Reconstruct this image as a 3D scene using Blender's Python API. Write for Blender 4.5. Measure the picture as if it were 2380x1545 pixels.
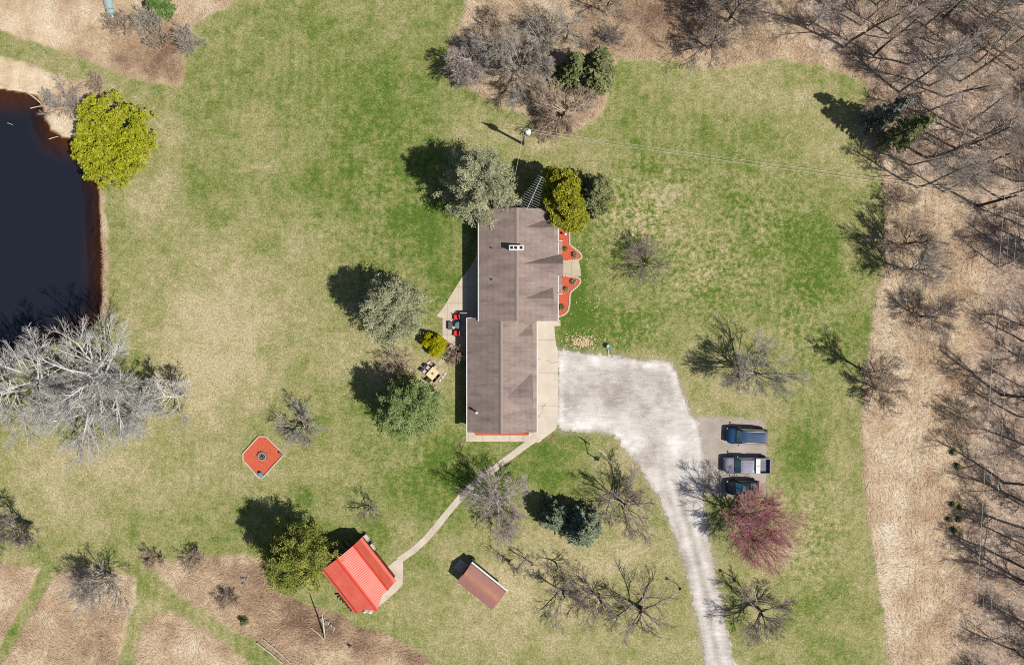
import bpy, math
import numpy as np
from mathutils import Vector

# ------------------------------------------------------------------ camera, light, exposure
scene = bpy.context.scene
for _o in list(bpy.data.objects):
    bpy.data.objects.remove(_o)
S = 19.6                      # survey units per metre on the ground
CX, CY = 1190.0, 772.5        # survey origin under the camera
H = 94.4                      # flying height
cam_d = bpy.data.cameras.new("camera")
cam_d.sensor_width = 36.0
cam_d.lens = 36.0 * H / (2380.0 / S)
cam_d.clip_end = 6000.0
cam = bpy.data.objects.new("camera", cam_d)
scene.collection.objects.link(cam)
cam.location = (0, 0, H)
scene.camera = cam

EL = math.radians(53.0)
HX, HY = 0.882, -0.471        # horizontal direction towards the sun
wd = bpy.data.worlds.new("World")
scene.world = wd
wd.use_nodes = True
wn = wd.node_tree
bg = wn.nodes["Background"]
sky = wn.nodes.new("ShaderNodeTexSky")
sky.sky_type = 'NISHITA'
sky.sun_disc = False
sky.sun_elevation = EL
sky.sun_rotation = math.atan2(HX, HY)
wn.links.new(sky.outputs[0], bg.inputs[0])
bg.inputs[1].default_value = 0.055
sun_d = bpy.data.lights.new("sun", 'SUN')
sun_d.energy = 4.5
sun_d.angle = math.radians(0.5)
sun_d.color = (1.0, 0.955, 0.88)
sun = bpy.data.objects.new("sun", sun_d)
scene.collection.objects.link(sun)
sun.rotation_euler = Vector((-HX * math.cos(EL), -HY * math.cos(EL), -math.sin(EL))).to_track_quat('-Z', 'Y').to_euler()
scene.view_settings.view_transform = 'Standard'
scene.view_settings.look = 'None'
scene.view_settings.gamma = 1.0
scene.view_settings.exposure = 0.80
scene.render.engine = 'CYCLES'
scene.cycles.max_bounces = 6
scene.cycles.diffuse_bounces = 2
scene.cycles.glossy_bounces = 2
scene.cycles.transparent_max_bounces = 8
scene.cycles.use_denoising = False
scene.cycles.filter_width = 1.0

K = 1.85                      # picture brightness of a sunlit white sheet


def lin(v):
    v /= 255.0
    return v / 12.92 if v <= 0.04045 else ((v + 0.055) / 1.055) ** 2.4


def C(r, g, b):
    return (lin(r) / K, lin(g) / K, lin(b) / K, 1.0)


def WX(dx, z=0.0):
    return (dx - CX) / S * (H - z) / H


def WY(dy, z=0.0):
    return -(dy - CY) / S * (H - z) / H


def W(dx, dy, z=0.0):
    return (WX(dx, z), WY(dy, z), z)


# ------------------------------------------------------------------ object helpers
col = scene.collection


def tag(o, label=None, cat=None, group=None, kind=None):
    if label: o["label"] = label
    if cat: o["category"] = cat
    if group: o["group"] = group
    if kind: o["kind"] = kind
    return o


def thing(name, label, cat, loc=(0, 0, 0), rz=0.0, group=None):
    o = bpy.data.objects.new(name, None)
    o.empty_display_size = 0.2
    o.location = loc
    o.rotation_euler = (0, 0, rz)
    col.objects.link(o)
    return tag(o, label, cat, group)


def mesh_np(name, V, F, mat, parent=None, smooth=False, attrs=None, loc=None):
    """V (n,3); F (m,k) or list of arrays of faces"""
    V = np.asarray(V, dtype=np.float32)
    Fs = F if isinstance(F, list) else [F]
    Fs = [np.asarray(f, dtype=np.int32) for f in Fs if len(f)]
    me = bpy.data.meshes.new(name)
    me.vertices.add(len(V))
    me.vertices.foreach_set("co", V.ravel())
    tot = np.concatenate([np.full(len(f), f.shape[1], np.int32) for f in Fs])
    idx = np.concatenate([f.ravel() for f in Fs])
    me.loops.add(len(idx))
    me.loops.foreach_set("vertex_index", idx)
    me.polygons.add(len(tot))
    st = np.concatenate([[0], np.cumsum(tot)[:-1]]).astype(np.int32)
    me.polygons.foreach_set("loop_start", st)
    me.polygons.foreach_set("loop_total", tot)
    if smooth:
        me.polygons.foreach_set("use_smooth", np.ones(len(tot), dtype=bool))
    me.update(calc_edges=True)
    if attrs:
        for an, (dom, data) in attrs.items():
            a = me.attributes.new(an, 'FLOAT', dom)
            a.data.foreach_set("value", np.asarray(data, np.float32))
    me.materials.append(mat)
    o = bpy.data.objects.new(name, me)
    col.objects.link(o)
    if parent is not None: o.parent = parent
    if loc is not None: o.location = loc
    return o


class MB:
    def __init__(self, off=(0, 0, 0)):
        self.v = []; self.f = []; self.off = Vector(off)

    def add(self, vs, fs):
        b = len(self.v)
        self.v += [tuple(Vector(p) - self.off) for p in vs]
        self.f += [tuple(i + b for i in f) for f in fs]
        return self

    def box(self, c, s, rz=0.0, taper=1.0):
        ca, sa = math.cos(rz), math.sin(rz)
        vs = []
        for dz in (-.5, .5):
            t = taper if dz > 0 else 1.0
            for dx, dy in ((-.5, -.5), (.5, -.5), (.5, .5), (-.5, .5)):
                x, y = dx * s[0] * t, dy * s[1] * t
                vs.append((c[0] + x * ca - y * sa, c[1] + x * sa + y * ca, c[2] + dz * s[2]))
        return self.add(vs, [(3, 2, 1, 0), (4, 5, 6, 7), (0, 1, 5, 4), (1, 2, 6, 5), (2, 3, 7, 6), (3, 0, 4, 7)])

    def prism(self, poly, z0, z1):
        n = len(poly)
        a = sum(poly[i][0] * poly[(i + 1) % n][1] - poly[(i + 1) % n][0] * poly[i][1] for i in range(n))
        if a < 0: poly = poly[::-1]
        vs = [(p[0], p[1], z0) for p in poly] + [(p[0], p[1], z1) for p in poly]
        fs = [tuple(range(n))[::-1], tuple(range(n, 2 * n))]
        fs += [(i, (i + 1) % n, n + (i + 1) % n, n + i) for i in range(n)]
        return self.add(vs, fs)

    def extrude(self, sect, a, b, frame):
        """section (u,w) points extruded from a to b along direction; frame(u,w,t)->xyz"""
        n = len(sect)
        vs = [frame(u, w, a) for u, w in sect] + [frame(u, w, b) for u, w in sect]
        fs = [tuple(range(n)), tuple(range(n, 2 * n))[::-1]]
        fs += [(i, n + i, n + (i + 1) % n, (i + 1) % n) for i in range(n)]
        return self.add(vs, fs)

    def tube(self, path, r, n=6, cap=True):
        path = [Vector(p) for p in path]
        rs = r if isinstance(r, (list, tuple)) else [r] * len(path)
        vs, fs = [], []
        for i, p in enumerate(path):
            t = (path[min(i + 1, len(path) - 1)] - path[max(i - 1, 0)]).normalized()
            u = t.cross(Vector((0, 0, 1)) if abs(t.z) < .9 else Vector((1, 0, 0))).normalized()
            w = t.cross(u)
            for k in range(n):
                a = 2 * math.pi * k / n
                vs.append(p + (u * math.cos(a) + w * math.sin(a)) * rs[i])
        for i in range(len(path) - 1):
            for k in range(n):
                fs.append((i * n + k, i * n + (k + 1) % n, (i + 1) * n + (k + 1) % n, (i + 1) * n + k))
        if cap:
            fs.append(tuple(range(n))[::-1])
            fs.append(tuple(range((len(path) - 1) * n, len(path) * n)))
        return self.add(vs, fs)

    def lathe(self, prof, c=(0, 0, 0), n=16):
        vs, fs = [], []
        for r, z in prof:
            for k in range(n):
                a = 2 * math.pi * k / n
                vs.append((c[0] + r * math.cos(a), c[1] + r * math.sin(a), c[2] + z))
        for i in range(len(prof) - 1):
            for k in range(n):
                fs.append((i * n + k, i * n + (k + 1) % n, (i + 1) * n + (k + 1) % n, (i + 1) * n + k))
        fs.append(tuple(range(n))[::-1])
        fs.append(tuple(range((len(prof) - 1) * n, len(prof) * n)))
        return self.add(vs, fs)

    def blob(self, c, r, n=8, m=6, jit=0.0, seed=0):
        rg = np.random.default_rng(seed)
        vs, fs = [], []
        for i in range(m + 1):
            ph = math.pi * i / m
            for k in range(n):
                a = 2 * math.pi * k / n
                q = 1 + jit * rg.uniform(-1, 1)
                vs.append((c[0] + r[0] * math.sin(ph) * math.cos(a) * q, c[1] + r[1] * math.sin(ph) * math.sin(a) * q,
                           c[2] + r[2] * math.cos(ph) * q))
        for i in range(m):
            for k in range(n):
                fs.append((i * n + k, (i + 1) * n + k, (i + 1) * n + (k + 1) % n, i * n + (k + 1) % n))
        return self.add(vs, fs)

    def build(self, name, mat, parent=None, smooth=False, loc=None, bevel=0.0):
        me = bpy.data.meshes.new(name)
        me.from_pydata([tuple(v) for v in self.v], [], self.f)
        me.update()
        if smooth:
            for p in me.polygons: p.use_smooth = True
        me.materials.append(mat)
        o = bpy.data.objects.new(name, me)
        col.objects.link(o)
        if parent is not None: o.parent = parent
        if loc is not None: o.location = loc
        if bevel:
            bm = o.modifiers.new("bevel", 'BEVEL'); bm.width = bevel; bm.segments = 2; bm.limit_method = 'ANGLE'
        return o


def children(o):
    return [c for c in bpy.data.objects if c.parent == o]


def copy_tree(o, parent=None, kids=None):
    c = o.copy(); col.objects.link(c)
    if parent is not None: c.parent = parent
    for ch in children(o) if kids is None else kids:
        copy_tree(ch, c)
    return c


# ------------------------------------------------------------------ material helpers
class NT:
    def __init__(self, name, rough=0.9, spec=0.2):
        self.m = bpy.data.materials.new(name); self.m.use_nodes = True
        self.t = self.m.node_tree
        self.b = self.t.nodes["Principled BSDF"]
        self.b.inputs["Roughness"].default_value = rough
        self.b.inputs["Specular IOR Level"].default_value = spec
        self.pos = None

    def node(self, t): return self.t.nodes.new(t)

    def put(self, sock, v):
        if isinstance(v, bpy.types.NodeSocket): self.t.links.new(v, sock)
        else: sock.default_value = v

    def wpos(self):
        if self.pos is None: self.pos = self.node("ShaderNodeNewGeometry").outputs["Position"]
        return self.pos

    def opos(self): return self.node("ShaderNodeTexCoord").outputs["Object"]

    def mapping(self, vec, scale=(1, 1, 1), rot=(0, 0, 0)):
        n = self.node("ShaderNodeMapping"); self.put(n.inputs[0], vec)
        n.inputs["Scale"].default_value = scale; n.inputs["Rotation"].default_value = rot
        return n.outputs[0]

    def noise(self, scale, detail=3, vec=None, rough=0.55, dist=0.0):
        n = self.node("ShaderNodeTexNoise"); self.put(n.inputs["Vector"], vec or self.wpos())
        n.inputs["Scale"].default_value = scale; n.inputs["Detail"].default_value = detail
        n.inputs["Roughness"].default_value = rough; n.inputs["Distortion"].default_value = dist
        return n.outputs[0]

    def math(self, op, a, b=0.0, clamp=False):
        n = self.node("ShaderNodeMath"); n.operation = op; n.use_clamp = clamp
        self.put(n.inputs[0], a); self.put(n.inputs[1], b)
        return n.outputs[0]

    def mix(self, f, a, b, mode='MIX'):
        n = self.node("ShaderNodeMix"); n.data_type = 'RGBA'; n.blend_type = mode
        self.put(n.inputs[0], f); self.put(n.inputs[6], a); self.put(n.inputs[7], b)
        return n.outputs[2]

    def ramp(self, f, stops):
        n = self.node("ShaderNodeValToRGB"); self.put(n.inputs[0], f)
        e = n.color_ramp.elements
        while len(e) < len(stops): e.new(0.5)
        for el, (p, c) in zip(e, stops): el.position = p; el.color = c
        return n.outputs[0]

    def mrange(self, v, a, b, c=0.0, d=1.0):
        n = self.node("ShaderNodeMapRange"); self.put(n.inputs[0], v)
        for i, q in enumerate((a, b, c, d)): n.inputs[i + 1].default_value = q
        return n.outputs[0]

    def attr(self, name):
        n = self.node("ShaderNodeAttribute"); n.attribute_name = name
        return n.outputs["Fac"]

    def bump(self, h, strength=0.4, dist=0.05):
        n = self.node("ShaderNodeBump"); n.inputs["Strength"].default_value = strength
        n.inputs["Distance"].default_value = dist; self.put(n.inputs["Height"], h)
        self.t.links.new(n.outputs[0], self.b.inputs["Normal"])

    def color(self, c): self.put(self.b.inputs["Base Color"], c); return self.m


def m_plain(name, c, c2=None, scale=6.0, rough=0.7, metal=0.0, spec=0.3, bump=0.0, coat=0.0):
    n = NT(name, rough, spec)
    n.b.inputs["Metallic"].default_value = metal
    if coat: n.b.inputs["Coat Weight"].default_value = coat; n.b.inputs["Coat Roughness"].default_value = 0.08
    v = n.opos()
    f = n.noise(scale, 4, v)
    if c2 is None: c2 = tuple(x * 0.82 for x in c[:3]) + (1,)
    if bump: n.bump(n.noise(scale * 4, 3, v), bump, 0.02)
    return n.color(n.mix(n.mrange(f, .3, .7), c, c2))


def m_leaf(name, dark, mid, light, trans=0.25, rough=0.75):
    n = NT(name, rough, 0.15)
    c = n.ramp(n.attr("tint"), [(0.0, dark), (0.5, mid), (1.0, light)])
    n.color(c)
    tr = n.node("ShaderNodeBsdfTranslucent"); n.put(tr.inputs[0], c)
    mx = n.node("ShaderNodeMixShader"); mx.inputs[0].default_value = trans
    out = n.t.nodes["Material Output"]
    n.t.links.new(n.b.outputs[0], mx.inputs[1]); n.t.links.new(tr.outputs[0], mx.inputs[2])
    n.t.links.new(mx.outputs[0], out.inputs[0])
    return n.m


# ------------------------------------------------------------------ ground masks
TONE = [(800, 1450, 170, 70, .5), (640, 1370, 110, 70, .3), (1480, 60, 110, 80, .3), (1560, 40, 80, 90, .2), (300, 110, 110, 70, .3), (390, 120, 60, 60, .25), (100, 60, 160, 50, -.35),
        (200, 1480, 120, 60, .2), (230, 1370, 90, 40, -.25), (2080, 1300, 60, 200, -.3), (2090, 1000, 60, 150, -.25), (2060, 740, 60, 120, -.2), (20, 180, 150, 40, -.3), (160, 300, 60, 30, -.3),
        (560, 1330, 100, 50, .2), (430, 1500, 80, 40, -.15), (1750, 120, 120, 30, .15), (970, 1530, 60, 30, .2)]


def tone(X, Y):
    t = np.zeros(np.shape(X))
    for px, py, rx, ry, am in TONE: t += am * np.exp(-(((X - px) / rx) ** 2 + ((Y - py) / ry) ** 2))
    return t + vnoise(X, Y, 45, 61) * .14 + vnoise(X, Y, 19, 62) * .12
def smooth(x, a, b):
    t = np.clip((x - a) / (b - a), 0, 1)
    return t * t * (3 - 2 * t)


def sdf(poly, X, Y):
    """signed distance, negative inside (survey units)"""
    P = np.array(poly, float); Q = np.roll(P, -1, 0)
    d = np.full(X.shape, 1e18); ins = np.zeros(X.shape, bool)
    for (ax, ay), (bx, by) in zip(P, Q):
        ex, ey = bx - ax, by - ay
        wx, wy = X - ax, Y - ay
        t = np.clip((wx * ex + wy * ey) / (ex * ex + ey * ey + 1e-9), 0, 1)
        d = np.minimum(d, (wx - ex * t) ** 2 + (wy - ey * t) ** 2)
        cnd = ((ay > Y) != (by > Y))
        with np.errstate(divide='ignore', invalid='ignore'):
            xi = ax + (Y - ay) * ex / (ey if ey else 1e-9)
        ins ^= cnd & (X < xi)
    d = np.sqrt(d)
    return np.where(ins, -d, d)


def vnoise(X, Y, scale, seed):
    """smooth value noise -1..1, scale in survey units"""
    rg = np.random.default_rng(seed)
    T = rg.uniform(-1, 1, (64, 64))
    ra = seed * 1.7 + .5; ca, sa = math.cos(ra), math.sin(ra)
    u, v = (X * ca + Y * sa) / scale, (Y * ca - X * sa) / scale
    i, j = np.floor(u).astype(int), np.floor(v).astype(int)
    fu, fv = u - i, v - j
    fu = fu * fu * (3 - 2 * fu); fv = fv * fv * (3 - 2 * fv)
    g = lambda a, b: T[a % 64, b % 64]
    return (g(i, j) * (1 - fu) + g(i + 1, j) * fu) * (1 - fv) + (g(i, j + 1) * (1 - fu) + g(i + 1, j + 1) * fu) * fv


POND = [(-700, 200), (0, 207), (45, 212), (85, 222), (98, 245), (104, 275), (118, 300), (142, 317), (178, 322), (200, 345),
        (215, 400), (229, 455), (231, 520), (235, 600), (236, 690), (228, 740), (190, 780), (110, 810), (40, 842), (0, 868), (-700, 920)]
ROUGH = [
    [(-900, 40), (0, 72), (130, 112), (210, 142), (290, 175), (360, 195), (418, 200), (428, 165), (428, 130), (438, 85),
     (450, 55), (480, 40), (520, 20), (550, 0), (560, -900), (-900, -900)],
    [(-900, 110), (0, 132), (60, 153), (120, 172), (190, 190), (235, 213), (215, 310), (180, 330), (130, 325), (90, 290), (80, 240), (0, 225), (-900, 215)],
    [(228, 430), (240, 440), (246, 520), (249, 600), (250, 690), (258, 730), (235, 750), (225, 700), (225, 520)],
    [(1052, 95), (1075, 45), (1085, -10), (1085, -900), (3600, -900), (3600, 2400), (2080, 2400), (2065, 1545), (2055, 1440),
     (2045, 1370), (2035, 1300), (2020, 1230), (2010, 1150), (2008, 1080), (2003, 1000), (2005, 950), (2008, 880), (2015, 830),
     (2025, 760), (2035, 700), (2045, 650), (2058, 620), (2060, 560), (2055, 490), (2050, 420), (2040, 370), (2010, 330), (1995, 300),
     (2000, 262), (2022, 225), (2010, 190), (1960, 170), (1900, 152), (1830, 137), (1760, 142), (1690, 160), (1640, 158), (1560, 140),
     (1440, 138), (1425, 160), (1418, 210), (1395, 265), (1330, 305), (1262, 300), (1215, 262), (1150, 240), (1100, 210), (1050, 185), (1035, 150)],
    [(-900, 1280), (0, 1305), (60, 1315), (88, 1322), (72, 1365), (40, 1420), (10, 1480), (-20, 1520), (-900, 1900)],
    [(143, 1328), (180, 1318), (240, 1325), (315, 1340), (319, 1363), (318, 1400), (300, 1426), (283, 1496), (276, 1545), (260, 2400),
     (-500, 2400), (0, 1545), (36, 1493), (66, 1436), (116, 1353)],
    [(315, 1545), (326, 1460), (346, 1440), (393, 1423), (420, 1433), (493, 1473), (566, 1530), (579, 1545), (900, 2400), (300, 2400)],
    [(350, 1292), (400, 1302), (450, 1290), (500, 1293), (560, 1288), (600, 1294), (628, 1307), (662, 1370), (682, 1393), (735, 1413),
     (782, 1427), (828, 1453), (895, 1473), (945, 1500), (988, 1523), (1011, 1545), (1300, 2400), (1000, 2400), (661, 1545), (645, 1526),
     (598, 1490), (566, 1476), (499, 1430), (433, 1393), (409, 1376), (370, 1340)],
]
WOODS = [(1830, -900), (1850, 40), (1900, 110), (1990, 160), (2045, 215), (2070, 330), (2100, 440), (2240, 480), (2290, 620), (2270, 800),
         (2240, 1000), (2250, 1200), (2230, 1400), (2210, 2400), (3600, 2400), (3600, -900)]
GRAVEL = [(1296, 814), (1340, 817), (1410, 826), (1500, 838), (1556, 842), (1574, 868), (1590, 915), (1604, 960), (1622, 985), (1632, 1030),
          (1634, 1090), (1637, 1150), (1639, 1203), (1646, 1243), (1663, 1330), (1683, 1430), (1706, 1545), (1740, 1720), (1900, 2400),
          (1830, 2400), (1672, 1720), (1639, 1545), (1620, 1440), (1596, 1330), (1563, 1230), (1540, 1180), (1516, 1127), (1480, 1077),
          (1444, 1032), (1425, 1010), (1390, 1003), (1330, 1001), (1296, 997)]
PAD = [(1600, 975), (1640, 970), (1700, 972), (1772, 977), (1780, 1000), (1782, 1090), (1776, 1148), (1700, 1152), (1640, 1150), (1625, 1100), (1612, 1020)]
# (x, y, rx, ry, amount): + green, - straw
PATCH = [(850, 330, 170, 190, .55), (930, 190, 110, 90, .25), (700, 90, 160, 90, .25), (1330, 690, 70, 170, 1.0), (1520, 430, 110, 90, .35),
         (1720, 500, 170, 130, .35), (1900, 580, 110, 170, .55), (1090, 660, 90, 70, .55), (840, 1000, 170, 90, .2), (1010, 1090, 170, 90, .55),
         (1080, 1170, 120, 90, .4), (1300, 1035, 90, 35, .45), (1290, 1110, 120, 40, .5), (470, 260, 110, 90, .25), (440, 450, 90, 90, .2),
         (1000, 450, 130, 150, .35), (930, 570, 140, 110, .35), (1420, 760, 100, 60, .5), (1600, 720, 160, 80, .2), (1880, 1010, 60, 110, .5),
         (1860, 1080, 50, 60, .4), (1900, 1380, 70, 80, .3), (1850, 1390, 60, 60, .3), (700, 1150, 30, 30, .5), (650, 700, 40, 30, .1),
         (680, 560, 90, 80, -.25), (560, 690, 160, 150, -.45), (450, 790, 130, 130, -.6), (480, 900, 110, 90, -.5), (400, 330, 50, 130, -.55),
         (350, 470, 70, 70, -.35), (1790, 210, 170, 80, -.3), (1920, 320, 110, 90, -.3), (350, 1110, 260, 110, -.25), (150, 1100, 160, 120, -.3),
         (900, 830, 120, 60, -.4), (1000, 880, 90, 40, -.3), (1350, 1340, 260, 120, -.35), (1480, 1500, 180, 90, -.25), (1180, 1330, 120, 120, -.35),
         (1560, 500, 110, 90, -.35), (1600, 1010, 70, 60, -.5), (1700, 930, 90, 60, -.35), (1660, 800, 80, 70, -.1), (1830, 1250, 70, 130, -.4),
         (1470, 1060, 70, 50, -.55), (1500, 1250, 80, 90, -.3), (1530, 450, 60, 40, -.4), (1230, 1430, 140, 80, -.2), (820, 1250, 90, 60, .2),
         (1120, 300, 130, 70, -.35), (1250, 330, 100, 30, -.3), (580, 900, 90, 130, -.2), (180, 150, 200, 60, -.2), (774, 53, 15, 14, .5), (855, 53, 13, 12, .4), (720, 83, 12, 12, .4), (747, 498, 14, 12, .4), (380, 581, 14, 12, .5),
         (100, 1390, 60, 70, -.2), (360, 1420, 50, 70, -.25), (500, 1450, 110, 60, -.35), (30, 1480, 30, 40, .3), (290, 1540, 25, 20, .4), (540, 1190, 120, 60, .15), (680, 1240, 90, 30, .4), (1720, 330, 110, 60, .3),
         (1470, 300, 50, 120, .35), (2010, 760, 60, 60, .3), (1290, 860, 20, 30, .2), (750, 800, 140, 110, -.2), (640, 800, 60, 60, .1),
         (1990, 450, 60, 160, -.2), (1970, 900, 50, 120, -.15), (1500, 880, 60, 30, .3), (1150, 1500, 120, 60, -.1), (1430, 1110, 60, 40, .1)]


def axis(lo, hi, step, far):
    a = list(np.arange(lo, hi + step / 2, step))
    s, p = step, hi
    while p < far: s *= 1.35; p += s; a.append(p)
    s, p = step, lo
    pre = []
    while p > -far: s *= 1.35; p -= s; pre.append(p)
    return np.array(pre[::-1] + a)


gx = axis(-66, 66, 0.2, 2500); gy = axis(-44, 44, 0.2, 2500)
GX, GY = np.meshgrid(gx, gy)
DX, DY = GX * S + CX, -GY * S + CY
wob = vnoise(DX, DY, 9, 1) * 3.2 + vnoise(DX, DY, 27, 2) * 4 + vnoise(DX, DY, 4.5, 3) * 1.5


def rough_mask(DX, DY, wob, soft=7.0):
    m = np.zeros(DX.shape)
    for p in ROUGH: m = np.maximum(m, 1 - smooth(sdf(p, DX, DY) + wob * .9, -soft, soft))
    return m


pond_d = sdf(POND, DX, DY) + wob * .6
A_rough = rough_mask(DX, DY, wob)
A_woods = 1 - smooth(sdf(WOODS, DX, DY) + vnoise(DX, DY, 70, 5) * 30, -60, 40)
lush = np.zeros(DX.shape)
for px, py, rx, ry, am in PATCH:
    e = ((DX - px) / rx) ** 2 + ((DY - py) / ry) ** 2
    lush += .58 * am * np.exp(-e * 1.1)
lush += vnoise(DX, DY, 60, 7) * .12 + vnoise(DX, DY, 24, 8) * .12 + vnoise(DX, DY, 12, 18) * .12 + vnoise(DX, DY, 130, 9) * .07
# mowing lines run roughly north - south
st = np.sin(DX / 3.6 + vnoise(DX, DY, 160, 11) * 1.6 + DY * .02) * (.01 + .055 * smooth(vnoise(DX, DY, 150, 12), 0, .8))
lush += st * (1 - A_rough)
A_mot = np.zeros(DX.shape)
for px, py, rx, ry, am in ((1490, 490, 110, 90, 1), (1640, 620, 160, 110, .7), (1470, 760, 60, 60, .6), (1750, 520, 130, 120, .5), (1880, 700, 80, 160, .5), (1390, 800, 80, 30, .5), (900, 500, 120, 250, .25), (1000, 1080, 150, 80, .25), (1880, 1250, 70, 120, .5), (1560, 420, 80, 60, .5)):
    A_mot = np.maximum(A_mot, am * np.exp(-(((DX - px) / rx) ** 2 + ((DY - py) / ry) ** 2)))
A_gr = np.maximum(1 - smooth(sdf(GRAVEL, DX, DY) + wob * 1.6, -6, 16), (1 - smooth(sdf(PAD, DX, DY) + wob * 1.6, -6, 12)))
GZ = -0.13 * (1 - smooth(pond_d, 0, 12)) - np.clip(-pond_d / S * .55, 0, 1.3)
GZ += vnoise(DX, DY, 200, 14) * 0.0
A_bed = 1 - smooth(pond_d, -2.0, 1.0)
A_deep = smooth(-pond_d + vnoise(DX, DY, 60, 15) * 8, -4, 70) ** .8
ny, nx = GX.shape
V = np.stack([GX, GY, GZ], -1).reshape(-1, 3)
ii = np.arange(ny * nx).reshape(ny, nx)
F = np.stack([ii[:-1, :-1], ii[:-1, 1:], ii[1:, 1:], ii[1:, :-1]], -1).reshape(-1, 4)

g = NT("ground_cover", 1.0, 0.05)
pos = g.wpos()
warp = pos
n_fine = g.noise(4.2, 4, None, .8)
n_mid = g.noise(1.7, 4, None, .65)
n_big = g.noise(.35, 4, None, .6)
n_col = g.noise(2.6, 3, g.mapping(pos, (1.0, 1.0, 1.0), (0, 0, .7)), .7)
lv = g.math('ADD', g.attr("lush"), .5)
lv = g.math('ADD', lv, g.math('MULTIPLY', g.math('SUBTRACT', n_fine, .5), 1.25))
lv = g.math('ADD', lv, g.math('MULTIPLY', g.math('SUBTRACT', n_mid, .5), g.math('ADD', 1.0, g.math('MULTIPLY', g.attr("mottle"), 3.6))))
lv = g.math('ADD', lv, g.math('MULTIPLY', g.math('SUBTRACT', n_big, .5), .4))
lawn = g.ramp(lv, [(0.0, C(196, 182, 146)), (.22, C(176, 166, 124)), (.45, C(156, 154, 104)), (.7, C(128, 138, 75)), (1.0, C(88, 116, 44))])
grain = g.noise(5.0, 3, None, .8)
lawn = g.mix(1.0, lawn, g.ramp(grain, [(.28, (.45, .46, .4, 1)), (.5, (.98, .98, .97, 1)), (.72, (1.55, 1.54, 1.55, 1))]), 'MULTIPLY')
lawn = g.mix(g.math('MULTIPLY', g.mrange(n_col, .52, .75), .35), lawn, C(140, 122, 84))
# tall straw
sv = g.mapping(pos, (1.0, 2.2, 1.0), (0, 0, .5))
s1 = g.noise(3.2, 5, sv, .7, 1.2)
s2 = g.noise(.3, 4, None, .6)
sf = g.math('ADD', g.math('MULTIPLY', g.math('SUBTRACT', s1, .5), 1.1), g.math('ADD', g.math('MULTIPLY', g.math('SUBTRACT', s2, .5), 1.5), .5))
sf = g.math('SUBTRACT', sf, g.math('MULTIPLY', g.attr("tone"), .8))
straw = g.ramp(sf, [(0.0, C(134, 106, 88)), (.3, C(188, 158, 130)), (.55, C(216, 190, 158)), (.8, C(233, 213, 184)), (1.0, C(244, 229, 207))])
litter = g.ramp(sf, [(0.0, C(126, 106, 98)), (.35, C(174, 150, 138)), (.6, C(203, 178, 162)), (1.0, C(228, 206, 190))])
straw = g.mix(g.math('MULTIPLY', g.attr("woods"), .75), straw, litter)
gc = g.mix(g.attr("rough"), lawn, straw)
gc = g.mix(g.math('MULTIPLY', g.attr("worn"), g.mrange(n_mid, .3, .62)), gc, g.mix(n_fine, C(196, 184, 168), C(160, 146, 124)))
bed = g.mix(g.attr("deep"), g.mix(n_mid, C(118, 74, 38), C(76, 50, 32)), C(44, 56, 82))  # brown silt shallows; deep part painted blue in place of reflected sky
gc = g.mix(g.attr("bed"), gc, bed)
g.bump(g.math('ADD', n_fine, g.math('MULTIPLY', s1, g.attr("rough"))), .55, .12)
M_ground = g.color(gc)
ground = mesh_np("ground", V, F, M_ground, smooth=True, attrs={
    "rough": ('POINT', A_rough.ravel()), "woods": ('POINT', A_woods.ravel()), "lush": ('POINT', lush.ravel()),
    "mottle": ('POINT', A_mot.ravel()), "tone": ('POINT', (tone(DX, DY)).ravel()), "worn": ('POINT', A_gr.ravel() * .85), "bed": ('POINT', A_bed.ravel()), "deep": ('POINT', A_deep.ravel())})
tag(ground, kind="structure")

# pond water
w = NT("pond_water", 0.04, 0.5)
tr = w.node("ShaderNodeBsdfTransparent"); tr.inputs[0].default_value = (.82, .74, .66, 1)
gl = w.node("ShaderNodeBsdfGlossy"); gl.inputs["Roughness"].default_value = .05
fr = w.node("ShaderNodeFresnel"); fr.inputs[0].default_value = 1.33
bmp = w.node("ShaderNodeBump"); bmp.inputs["Strength"].default_value = .15; bmp.inputs["Distance"].default_value = .03
w.t.links.new(w.noise(1.8, 4), bmp.inputs["Height"]); w.t.links.new(bmp.outputs[0], gl.inputs["Normal"]); w.t.links.new(bmp.outputs[0], fr.inputs["Normal"])
mx = w.node("ShaderNodeMixShader")
w.t.links.new(fr.outputs[0], mx.inputs[0]); w.t.links.new(tr.outputs[0], mx.inputs[1]); w.t.links.new(gl.outputs[0], mx.inputs[2])
w.t.links.new(mx.outputs[0], w.t.nodes["Material Output"].inputs[0])
pp = [(WX(x), WY(y)) for x, y in POND]
cxm = sum(p[0] for p in pp) / len(pp)
mb = MB()
c0 = (WX(60), WY(540))
mb.add([(x, y, -.1) for x, y in [(c0[0] + (p[0] - c0[0]) * 1.0 + (.35 if p[0] > c0[0] else 0), p[1]) for p in pp]], [tuple(range(len(pp)))[::-1]])
tag(mb.build("pond_water", w.m), kind="structure")


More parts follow.
